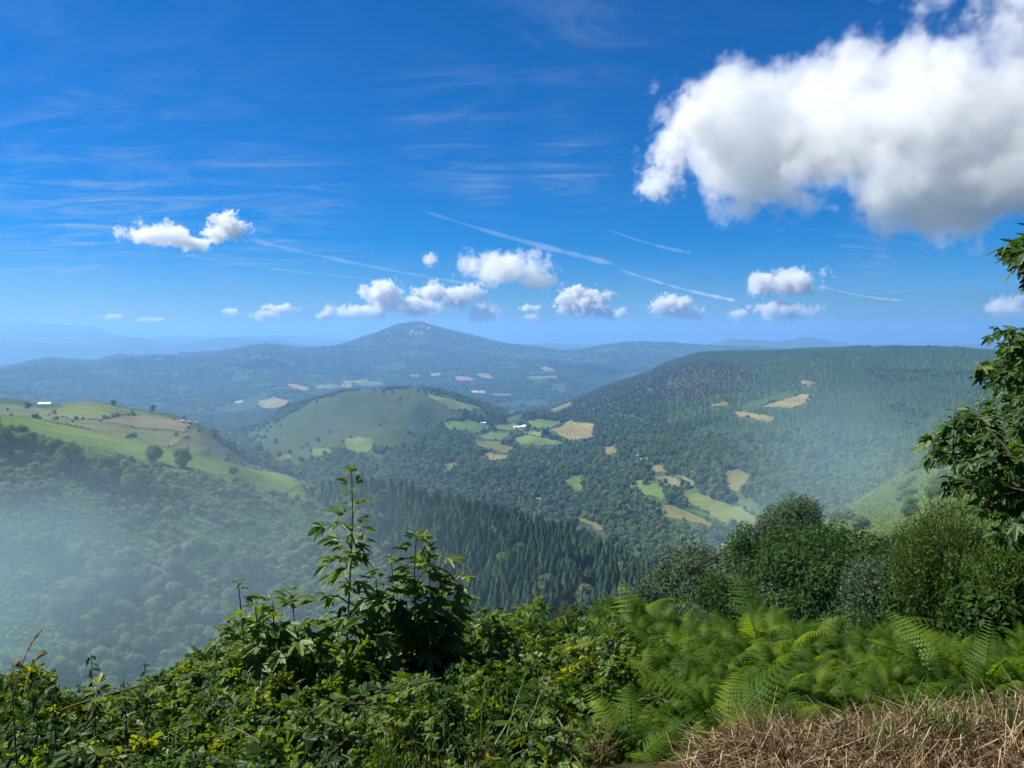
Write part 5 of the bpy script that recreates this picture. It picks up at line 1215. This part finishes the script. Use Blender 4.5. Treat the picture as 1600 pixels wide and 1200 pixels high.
def stalk(label, p0, p1, r, seed, head=True):
    g = np.random.default_rng(seed); a, t = pix(*p1); e = np.array([r * math.sin(a), r * math.cos(a), r * float(t)]); a, t = pix(*p0); b0 = np.array([r * math.sin(a), r * math.cos(a), r * float(t)])
    o_ = empty('grass_stalk', b0); tag(o_, label, 'grass stalk'); d = e - b0; q = np.linspace(0, 1, 7)[:, None]; P = d * q + np.sin(q * 3.14) * [.0, 0, .04] + q * q * [.02, 0, 0]
    mb = MB(); mb.tube(P, np.linspace(.0028, .0012, 7), 4); mb.build('stem', M_STRAW, o_, True)
    if head:
        mb = MB()
        for k in range(46):
            u = .55 + .45 * k / 46; c = np.array([np.interp(u, q[:, 0], P[:, i]) for i in range(3)]); dd = d / np.linalg.norm(d) * .020 + g.normal(0, .005, 3); w = g.normal(0, .0018, 3)
            mb.add([c - w, c + w, c + dd + w * .3, c + dd - w * .3], Q=[[0, 1, 2, 3]])
        mb.build('seed_head', M_SEED, o_)
stalk('tall grass stalk with a long seed head leaning right at far left', (18, 1100), (57, 985), 3.3, 1)
stalk('shorter pale grass stalk beside the tall leaning one', (38, 1085), (64, 1022), 3.4, 2)
stalk('fine grass stalk just left of the tall leaning one', (16, 1080), (24, 1042), 3.5, 3)
stalk('pale bare stalk slanting across the nettle foot', (112, 1150), (176, 1092), 3.2, 4, False)
def tuft(name, label, px_, r, n_, L_, mat, seed, cat='grass tuft', spread=.6, w=.005, dz=0.0):
    g = np.random.default_rng(seed); x, y = at_px(px_, r); mb = MB()
    for k in range(n_):
        th = g.random() * 6.28; l = L_ * (.5 + .7 * g.random()); ln = spread * g.random(); d = np.array([math.cos(th), math.sin(th), 0]); s = np.array([-d[1], d[0], 0]) * w * (.6 + .8 * g.random()); b0 = np.array([*(g.normal(0, .05, 2)), 0])
        V = []
        for u in (0, .35, .7, 1): V += [b0 + d * l * ln * u ** 1.7 + np.array([0, 0, l * (u - .35 * ln * u * u)]) + s * (1 - u * .92), b0 + d * l * ln * u ** 1.7 + np.array([0, 0, l * (u - .35 * ln * u * u)]) - s * (1 - u * .92)]
        mb.add(V, Q=[[0, 1, 3, 2], [2, 3, 5, 4], [4, 5, 7, 6]])
    o = mb.build(name, mat, None, False, (float(x), float(y), float(ground(x, y)) - .02 + dz)); tag(o, label, cat); return o
tuft('grass_tuft', 'green grass tuft with bent blades at the bottom of the bramble bank', 600, 2.75, 60, .30, M_GRASS, 1)
tuft('grass_tuft', 'sparser grass tuft right of the bent green tuft', 655, 2.8, 34, .34, M_GRASS, 2)
tuft('grass_tuft', 'small grass tuft left of the bent green tuft', 545, 2.72, 30, .22, M_GRASS, 3)
tuft('grass_tuft', 'long thin grass blades arching up in front of the bramble spray', 770, 2.95, 14, .55, M_GRASS, 4, spread=.8)
tuft('dry_grass_tuft', 'brown dry grass heap between the grass tufts and the ferns', 745, 2.8, 90, .24, M_STRAWD, 5, spread=.9, w=.0025)
tuft('dry_grass_tuft', 'reddish brown dry stems under the left part of the brambles', 400, 2.75, 80, .26, M_STRAWD, 6, spread=.8, w=.0025)
tuft('dry_grass_tuft', 'dark brown heap of dead bracken at the left end of the dry grass', 925, 2.75, 110, .17, M_STRAWD, 7, spread=1.0, w=.003)
tuft('grass_tuft', 'green grass tuft growing through the dry grass near the bottom edge', 1480, 3.16, 120, .17, M_GRASS, 8, spread=.7, w=.004, dz=.08)
tuft('grass_tuft', 'second green tuft in the dry grass, left of the larger one', 1385, 2.93, 90, .15, M_GRASS, 9, spread=.7, w=.004, dz=.06)
tuft('grass_tuft', 'green tuft at the right edge of the dry grass', 1585, 3.36, 80, .15, M_GRASS, 10, spread=.7, w=.004, dz=.06)
tuft('grass_tuft', 'fresh grass along the fern foot beside the dry grass', 1440, 3.42, 50, .2, M_GRASS, 11, spread=.9, w=.004)
ST = []
for q in range(4):
    g = np.random.default_rng(50 + q); mb = MB()
    for k in range(44):
        th = g.random() * 6.28; l = (.05 + .16 * g.random() ** 1.5); d = np.array([math.cos(th), math.sin(th), g.normal(0, .07 if k % 9 else .35)]); s = np.array([-math.sin(th), math.cos(th), 0]) * (.0007 + .0007 * g.random()); c = np.array([*g.normal(0, .05, 2), .012 + .03 * g.random()]); bnd = g.normal(0, .02, 3)
        mb.add([c - s, c + s, c + d * l * .5 + s + bnd, c + d * l * .5 - s + bnd, c + d * l + s * .5, c + d * l - s * .5], Q=[[0, 1, 2, 3], [3, 2, 4, 5]])
    x, y = at_px(1250 + 90 * q, 2.95 + .05 * q); o = mb.build('straw_clump', M_STRAW if q < 2 else M_STRAWD, None, False, (float(x), float(y), -1.60))
    tag(o, ['pale straw clump at the left of the dry grass', 'pale straw clump in the middle of the dry grass', 'brown straw clump in the middle of the dry grass', 'brown straw clump at the right of the dry grass'][q], 'straw'); ST.append(o)
n = 9000; px_ = 780 + 1250 * rng.random(n) ** .8; e = np.interp(px_, EDGE_X, EDGE_R); r = 1.9 + (e - .07 - 1.9) * rng.random(n) ** .8; k = px_ > 1100 + 130 * rng.random(n); px_, r, e = px_[k], r[k], e[k]; n = len(r)
x, y = at_px(px_, r); z = ground(x, y); hump = .02 * vnoise(x * 3.5, y * 3.5, 7) + .015 * rng.random(n)
scatter('dry_grass', 'mat of cut dry grass and straw on the edge of the verge', ST, np.stack([x, y, z + hump], -1), .7 + .7 * rng.random(n), rng.random(n) * 6.28, tilt=rng.normal(0, .08, (n, 2)), vi=rng.choice([0, 1, 2, 3], n, p=[.22, .22, .28, .28]))
# ------------------------------------------------------------------ clouds, trails, mist
def puff_volume(name, puffs, size, color, rho, nscale, amp, soft, aniso=0.2, seed=0.0, step=0.28, detail=6.0, rough=.6):
    """volume whose density is a union of soft ellipsoids (local units -1..1) eaten by noise; size = half extents in metres"""
    m, nt, out = material(name); L = nt.links.new
    tc = N(nt, 'ShaderNodeTexCoord')
    sc_ = N(nt, 'ShaderNodeVectorMath', operation='MULTIPLY'); sc_.inputs[1].default_value = [s / max(size) for s in size]; L(tc.outputs['Object'], sc_.inputs[0])
    of = N(nt, 'ShaderNodeVectorMath', operation='ADD'); of.inputs[1].default_value = (seed * 7.3, seed * 3.1, seed * 5.7); L(sc_.outputs[0], of.inputs[0])
    nz_ = N(nt, 'ShaderNodeTexNoise', Scale=nscale, Detail=detail, Roughness=rough, Lacunarity=2.1); L(of.outputs[0], nz_.inputs['Vector'])
    env = None
    for c, r in puffs:
        sb = N(nt, 'ShaderNodeVectorMath', operation='SUBTRACT'); sb.inputs[1].default_value = c; L(tc.outputs['Object'], sb.inputs[0])
        dv = N(nt, 'ShaderNodeVectorMath', operation='DIVIDE'); dv.inputs[1].default_value = r; L(sb.outputs[0], dv.inputs[0])
        ln = N(nt, 'ShaderNodeVectorMath', operation='LENGTH'); L(dv.outputs[0], ln.inputs[0])
        e = mathn(nt, 'SUBTRACT', 1.0, ln.outputs['Value'])
        env = e if env is None else mathn(nt, 'MAXIMUM', env, e)
    d = mathn(nt, 'ADD', env, mathn(nt, 'MULTIPLY', mathn(nt, 'SUBTRACT', nz_.outputs[0], .56), amp))
    if detail > 4:
        nf2 = N(nt, 'ShaderNodeTexNoise', Scale=nscale * 4.2, Detail=4.0, Roughness=.6); L(of.outputs[0], nf2.inputs['Vector'])
        d = mathn(nt, 'ADD', d, mathn(nt, 'MULTIPLY', mathn(nt, 'SUBTRACT', nf2.outputs[0], .52), amp * .42))
    d = mathn(nt, 'MULTIPLY', d, 1.0 / soft); cl = nt.nodes.new('ShaderNodeClamp'); L(d, cl.inputs[0])
    den = mathn(nt, 'MULTIPLY', mathn(nt, 'POWER', cl.outputs[0], 1.5), rho)
    pv = N(nt, 'ShaderNodeVolumePrincipled'); pv.inputs['Color'].default_value = (*color, 1); pv.inputs['Anisotropy'].default_value = aniso
    L(den, pv.inputs['Density']); L(pv.outputs[0], out.inputs['Volume'])
    m.cycles.volume_step_rate = step
    return m
BOX = MB(); BOX.box((0, 0, 0), (1, 1, 1))
def cloud(label, cx, cy, w, h, dist, puffs, seed, rho=6.0, amp=1.5, nscale=3.0, soft=.45, depth=None, kind=None, name='cloud', cat='cloud'):
    """cx,cy,w,h: middle and size in photo pixels; stands at distance dist. puffs in local units (x right, y away, z up)"""
    a, t = pix(cx, cy); p = Vector((dist * math.sin(a), dist * math.cos(a), dist * float(t)))
    k = dist / FPX / math.cos(float(a)); sz = (w / 2 * k, (depth or .5 * (w + h) / 2) * k, h / 2 * k)
    if name == 'cloud': p.z = max(p.z, zhi + 6 + sz[2])
    m = puff_volume(name, puffs, sz, (.915, .925, .94), rho / sz[1], nscale, amp, soft, .25, seed)
    me_ = BOX.mesh(name, m); o = obj(name, me_, None, p); o.scale = sz; o.rotation_euler = (0, 0, -float(a)); tag(o, label, cat, kind=kind); return o
ball = [((0, 0, -.1), (.8, .8, .7))]
cloud('huge white and grey cloud filling the upper right corner of the sky', 1520, 178, 840, 450, 3200,
      [((-.42, 0, -.14), (.40, .6, .38)), ((-.10, 0, -.20), (.52, .7, .40)), ((.40, 0, -.16), (.60, .8, .50)), ((.68, 0, .42), (.58, .8, .66)), ((.20, 0, .66), (.36, .6, .34)), ((-.05, 0, -.52), (.34, .6, .22))], 1.0, rho=6.5, amp=3.2, nscale=2.8, soft=.2)
cloud('torn white wisp hanging off the left end of the huge cloud', 1055, 235, 130, 190, 3000, [((.35, 0, .5), (.6, .7, .45)), ((-.1, 0, 0), (.6, .7, .45)), ((-.4, 0, -.5), (.55, .7, .35))], 2.0, rho=3.2, amp=3.4, nscale=2.6, soft=.5)
CL = [ # label, cx, cy, w, h, seed, puffs, rho
 ('small bright cloud pair high on the left of the sky, larger puff', 258, 368, 120, 52, 3, [((-.1, 0, 0), (.75, .8, .7)), ((.4, 0, -.25), (.55, .6, .5))], 3),
 ('small bright puff right of the larger one high on the left', 354, 356, 72, 52, 4, [((.1, 0, .1), (.75, .8, .75)), ((-.4, 0, -.4), (.5, .6, .45))], 3),
 ('broad soft grey cloud above the saddle right of the peak', 790, 418, 190, 84, 5, [((-.05, 0, 0), (.85, .8, .7)), ((.5, 0, -.5), (.45, .6, .4))], 2.2),
 ('heaped white cloud with a grey belly sitting just above the peak', 603, 474, 190, 74, 6, [((-.1, 0, .25), (.40, .6, .65)), ((-.45, 0, -.45), (.55, .6, .40)), ((.35, 0, -.3), (.60, .6, .55))], 6),
 ('white cloud curving down to the right of the peak', 713, 472, 140, 72, 7, [((-.5, 0, .45), (.5, .6, .42)), ((.1, 0, .2), (.55, .6, .55)), ((.6, 0, -.4), (.38, .6, .55))], 5),
 ('dense cloud with a dark grey underside right of the broad soft one', 918, 474, 116, 62, 8, [((-.15, 0, .1), (.75, .8, .75)), ((.65, 0, -.5), (.4, .5, .35))], 7),
 ('flat bottomed white cloud over the far right ridge', 1056, 484, 94, 50, 9, [((-.2, 0, .1), (.65, .8, .8)), ((.45, 0, -.35), (.55, .6, .5))], 5),
 ('double white cloud stack above the forest hill', 1222, 474, 134, 84, 10, [((.2, 0, .35), (.65, .7, .55)), ((-.35, 0, .30), (.4, .6, .45)), ((.1, 0, -.55), (.80, .7, .38))], 5),
 ('tiny puff left of the double cloud stack', 1155, 497, 40, 28, 11, ball, 3),
 ('small white cloud among the low row left of the peak', 438, 481, 66, 22, 12, ball, 3.5),
 ('small cloud with a grey foot below the low row left of the peak', 416, 499, 52, 26, 13, ball, 4),
 ('tiny faint cloud at the left of the low row', 362, 486, 36, 18, 14, ball, 2),
 ('tiny cloud just left of the heaped cloud over the peak', 506, 497, 28, 26, 15, ball, 3),
 ('tiny white cloud low on the far left', 176, 497, 34, 14, 16, ball, 3),
 ('thin white cloud sliver beside the tiny one on the far left', 236, 502, 48, 12, 17, ball, 3),
 ('small cloud under the left end of the dark bellied one', 828, 481, 44, 20, 18, ball, 3),
 ('small low cloud under the dark bellied one', 832, 500, 40, 22, 19, ball, 3),
 ('small low cloud right of the peak foot', 740, 503, 42, 16, 20, ball, 3),
 ('little wisp above the curving cloud', 672, 404, 34, 34, 21, ball, 1.2),
 ('low white puff on the right end of the dark bellied cloud', 970, 488, 34, 22, 22, ball, 3),
 ('faint pale cloud low behind the sycamore', 1575, 486, 70, 36, 23, ball, 2),
]
for lab, cx, cy_, w, h, sd, pf, rho in CL:
    bottom = cy_ + h * .58; d = max(5200, min(21000, (zhi + 40) * FPX / max(3.0, HOR - bottom)))
    if (HOR - bottom) / FPX * d < zhi + 10: d = 24500 if (HOR - bottom) / FPX * 24500 < zhi + 10 else d
    f_ = 1.0 if sd < 5 else 1.0
    cloud(lab, cx, cy_, w * f_, h * f_, d, pf, sd, rho=rho * 1.5, amp=3.3, nscale=2.3, soft=.24)
tm, nt, out = material('trail_vapour'); pv = N(nt, 'ShaderNodeVolumePrincipled'); pv.inputs['Color'].default_value = (1, 1, 1, 1); pv.inputs['Density'].default_value = .00045; nt.links.new(pv.outputs[0], out.inputs['Volume'])
def trail(label, a_, b_, wa, wb, zt=2600.0):
    P = []
    for u in np.linspace(0, 1, 24):
        px_, py_ = a_[0] + (b_[0] - a_[0]) * u, a_[1] + (b_[1] - a_[1]) * u + 4 * math.sin(u * 3.14); x, y, z = ray(px_, py_); k = zt / z; P.append((x * k, y * k, zt, k))
    P = np.array(P); rad = (wa + (wb - wa) * np.linspace(0, 1, 24)) / 2 / FPX * P[:, 3] * (.45 + 1.1 * vnoise(np.arange(24) * .9, np.zeros(24) + a_[0], 3)); rad[0] = rad[-1] = 1.0
    mb = MB(); mb.tube(P[:, :3], rad, 10); V, F = mb.arrays(); n_ = len(V)
    F = [F[0], ]; caps = np.array([[0, k, k + 1] for k in range(1, 9)] + [[n_ - 10, n_ - 10 + k + 1, n_ - 10 + k] for k in range(1, 9)])
    o = obj('contrail', mesh_np('contrail', V, [F[0], caps], tm, True)); tag(o, label, 'contrail')
trail('long aircraft trail slanting down right across the middle of the sky', (650, 326), (965, 414), 4, 10)
trail('aircraft trail running from the small left clouds to above the peak', (386, 373), (735, 444), 6, 4)
trail('thin lower aircraft trail left of the peak', (286, 398), (585, 436), 4, 3)
trail('short crisp aircraft trail above the far right ridge', (968, 421), (1150, 470), 3, 6)
trail('faint aircraft trail left of the huge cloud foot', (940, 355), (1082, 396), 2, 6)
trail('faint upper trail at far left', (20, 305), (190, 332), 3, 6)
trail('faint trail at the right above the forest hill', (1283, 448), (1420, 470), 3, 4)
def mist(label, cx, cy_, w, h, r0, r1, rho, seed, puffs, nscale=1.6, amp=.9):
    a, t = pix(cx, cy_); d = (r0 + r1) / 2; k = d / FPX / math.cos(float(a)); sz = (w / 2 * k, (r1 - r0) / 2, h / 2 * k)
    m = puff_volume('mist', puffs, sz, (.60, .86, 1.0), rho / (r1 - r0), nscale, amp, .9, 0.0, seed, step=1.5, detail=3, rough=.5)
    o = obj('mist', BOX.mesh('mist', m), None, (d * math.sin(a), d * math.cos(a), d * float(t))); o.scale = sz; o.rotation_euler = (0, 0, -float(a)); tag(o, label, kind='stuff')
mist('drifting bank of pale morning mist in the gully before the left hillside', 60, 900, 1000, 620, 50, 250, 1.9, 31, [((-.35, 0, -.1), (.62, 1.0, .72))], 1.5, 2.2)
mist('broad thin veil of mist over the whole left hollow', 200, 880, 1500, 760, 45, 300, .62, 33, [((0, 0, 0), (.9, 1.0, .9))], 1.2, 1.4)
mist('thin mist rising from the slope at the right behind the near trees', 1360, 760, 600, 470, 52, 300, 1.0, 32, [((0, 0, 0), (.85, 1.0, .8)), ((-.45, 0, -.5), (.45, .8, .4))], 1.7, 2.2)
# ------------------------------------------------------------------ farm, hamlet, village, mast, fence
M_WHITE = plain_mat('white_wall', [(0.62, 0.60, 0.56), (0.78, 0.77, 0.74)], .6)
M_STONE = plain_mat('stone_wall', [(0.24, 0.22, 0.19), (0.36, 0.33, 0.29)], .8)
M_SLATE = plain_mat('slate_roof', [(0.15, 0.16, 0.19), (0.26, 0.27, 0.30)], .7, rough=.45, spec=.5)
M_SHEET = plain_mat('pale_sheet_roof', [(0.70, 0.70, 0.70), (0.82, 0.82, 0.82)], .3, rough=.5)
M_TILE = plain_mat('tile_roof', [(0.30, 0.15, 0.10), (0.40, 0.22, 0.15)], .6)
M_DARKW = plain_mat('dark_window', [(0.02, 0.025, 0.03), (0.04, 0.045, 0.05)], 1.0, rough=.2, spec=.5)
M_WOOD = plain_mat('weathered_wood', [(0.16, 0.13, 0.10), (0.26, 0.22, 0.18)], 5.0)
M_METAL = plain_mat('galvanised_metal', [(0.30, 0.31, 0.32), (0.42, 0.43, 0.44)], 2.0, rough=.45, spec=.5)
def house(name, label, cat, px_, py_, rmin, L_, W_, h_, wall, roof, rz, group=None, wins=3, pitch_=.42, door=True, chim=True):
    p = hit(px_, py_, rmin); t = empty(name, (p[0], p[1], p[2] - .6), rz); tag(t, label, cat, group)
    mb = MB(); mb.box((0, 0, h_ / 2 + .3), (L_ / 2, W_ / 2, h_ / 2 + .3)); rh = W_ / 2 * pitch_; z0 = h_ + .6
    for s in (-1, 1): mb.add([[s * L_ / 2, -W_ / 2, z0], [s * L_ / 2, W_ / 2, z0], [s * L_ / 2, 0, z0 + rh]], [[0, 1, 2]])
    mb.build('wall', wall, t)
    mb = MB(); o_ = .5
    for s in (-1, 1):
        e = W_ / 2 + o_; ze = z0 - o_ * pitch_ + .04
        mb.add([[-L_/2 - o_, s * e, ze], [L_/2 + o_, s * e, ze], [L_/2 + o_, 0, z0 + rh + .04], [-L_/2 - o_, 0, z0 + rh + .04], [-L_/2 - o_, s * e, ze + .22], [L_/2 + o_, s * e, ze + .22], [L_/2 + o_, 0, z0 + rh + .26], [-L_/2 - o_, 0, z0 + rh + .26]], Q=[[0, 1, 2, 3], [4, 5, 6, 7], [0, 1, 5, 4], [1, 2, 6, 5], [3, 0, 4, 7]])
    rf = mb.build('roof', roof, t)
    if chim: mb = MB(); mb.box((L_ * .3, 0, z0 + rh + .5), (.45, .45, .9)); mb.build('chimney', wall, rf)
    if wins:
        wm = MB(); wm.box((0, 0, 0), (.5, .06, .6)); wme = wm.mesh('window', M_DARKW)
        for k in range(wins):
            for s in (-1, 1): obj('window', wme, t, ((k + .5) / wins * L_ - L_ / 2, s * (W_ / 2 + .03), .6 + h_ * .62))
    if door: mb = MB(); mb.box((L_ * .12, -W_ / 2 - .03, 1.5), (.6, .06, 1.1)); mb.build('door', M_WOOD, t)
    return t
house('barn', 'long white barn at the middle of the farm clearing', 'barn', 815, 669.5, 1500, 17, 10, 4.5, M_WHITE, M_SHEET, .25, wins=4, chim=False)
house('barn', 'lower white shed joined to the left end of the long white barn', 'barn', 806, 668.8, 1500, 10, 8, 3.2, M_WHITE, M_SHEET, .3, wins=2, chim=False)
house('barn', 'small white barn right of the long white one', 'barn', 820, 667.5, 1500, 9, 8, 4, M_WHITE, M_SHEET, -.4, wins=2, chim=False)
house('barn', 'white roofed shed alone on the upper edge of the farm meadow', 'barn', 755, 662.5, 1400, 13, 7, 3.2, M_WHITE, M_SHEET, .1, wins=2, chim=False)
house('stone_house', 'large slate roofed house at the heart of the hamlet', 'house', 1006, 723, 900, 13, 9, 6, M_STONE, M_SLATE, .15)
house('stone_house', 'pale gabled house standing behind the large slate roofed one', 'house', 997, 716, 900, 8, 7, 6.5, M_WHITE, M_SLATE, .9)
house('shed', 'long low white shed at the right of the hamlet', 'shed', 1018, 726.5, 900, 17, 4, 2.6, M_WHITE, M_SHEET, -.1, wins=5, chim=False)
house('stone_house', 'small pale house at the left foot of the hamlet', 'house', 993, 727, 900, 6, 5, 4.5, M_WHITE, M_SLATE, .5, wins=2)
house('cottage', 'tiny white cottage among trees left of the hamlet', 'house', 971, 733, 850, 5, 4.5, 3.6, M_WHITE, M_SHEET, .2, wins=2)
house('cottage', 'little pale roofed hut below the hamlet', 'house', 986, 738, 850, 5.5, 4, 2.8, M_STONE, M_SHEET, -.2, wins=2, chim=False)
house('stone_house', 'pale house behind the trees left of the field hill dome', 'house', 71, 636, 900, 13, 8, 4, M_WHITE, M_SHEET, .2)
for k_, (a_, b_, lab) in enumerate([(286, 661, 'leftmost small house on the right rim of the field hill'), (296, 662, 'middle small house on the right rim of the field hill'), (305, 664, 'rightmost small house on the right rim of the field hill')]):
    house('stone_house', lab, 'house', a_, b_, 850, 5, 4, 2.6, M_STONE if k_ % 2 else M_WHITE, M_TILE if k_ == 1 else M_SLATE, k_ * .6, 'houses on the rim of the field hill', wins=2)
VIL = [(492,603),(498,600),(503,604),(509,601),(514,604),(519,602),(526,603),(532,600),(538,603),(505,607),(517,608),(547,598),(558,602),(567,604)]
for k_, (a_, b_) in enumerate(VIL):
    house('village_house', 'one of the small pale houses of the distant village', 'house', a_, b_, 3200, 13 + k_ % 3 * 3, 10, 6, M_WHITE if k_ % 3 else M_STONE, M_TILE if k_ % 4 == 1 else M_SLATE, k_ * 1.3, 'houses of the distant village', wins=0, door=False, chim=False)
# power mast in front of the hamlet
p = hit(993, 786, 750); t = empty('power_mast', p); tag(t, 'slender lattice power mast standing in the trees below the hamlet', 'mast')
lg, br_, am = MB(), MB(), MB(); Hm = 21.0
for sx in (-1, 1):
    for sy in (-1, 1): q = np.linspace(0, 1, 5)[:, None]; lm = MB(); lm.tube(np.hstack([sx * (1.4 - 1.1 * q), sy * (1.4 - 1.1 * q), Hm * q]), .11, 4); lm.build('leg', M_METAL, t)
for k in range(8):
    z0, z1 = Hm * k / 8, Hm * (k + 1) / 8; a0, a1 = 1.4 - 1.1 * k / 8, 1.4 - 1.1 * (k + 1) / 8
    for s in (-1, 1):
        br_.tube([[-a0, s * a0, z0], [a1, s * a1, z1]], .06, 3); br_.tube([[a0, s * a0, z0], [-a1, s * a1, z1]], .06, 3); br_.tube([[s * a0, -a0, z0], [s * a1, a1, z1]], .06, 3); br_.tube([[s * a0, a0, z0], [s * a1, -a1, z1]], .06, 3)
br_.build('bracing', M_METAL, t)
for zc in (.82, .98):
    cm = MB(); cm.box((0, 0, Hm * zc), (2.4, .12, .12)); cm.build('crossarm', M_METAL, t)
# post and wire fence along the crest meadow
ft = empty('fence', hit(60, 676, 300)); tag(ft, 'post and wire fence along the lower edge of the crest meadow', 'fence'); fo = Vector(ft.location)
pm = MB(); pm.box((0, 0, .6), (.07, .07, .75)); pme = pm.mesh('post', M_WOOD)
EP = np.array([hit(a_, b_, 290) for a_, b_ in [(60,681),(110,694),(160,705),(210,717),(262,727),(315,736),(367,746),(410,761),(440,768)]])
seg = np.concatenate([[0], np.cumsum(np.linalg.norm(np.diff(EP[:, :2], axis=0), axis=1))]); tt = np.arange(0, seg[-1], 4.0)
fx, fy = np.interp(tt, seg, EP[:, 0]), np.interp(tt, seg, EP[:, 1]); fz = ground(fx, fy)
for a_, b_, c_ in zip(fx, fy, fz): obj('post', pme, ft, (a_ - fo.x, b_ - fo.y, c_ - fo.z))
wm = MB()
for hz_ in (.55, .95, 1.25): wm.tube(np.stack([fx - fo.x, fy - fo.y, fz - fo.z + hz_], -1), .012, 3)
wm.build('wire', M_METAL, ft)
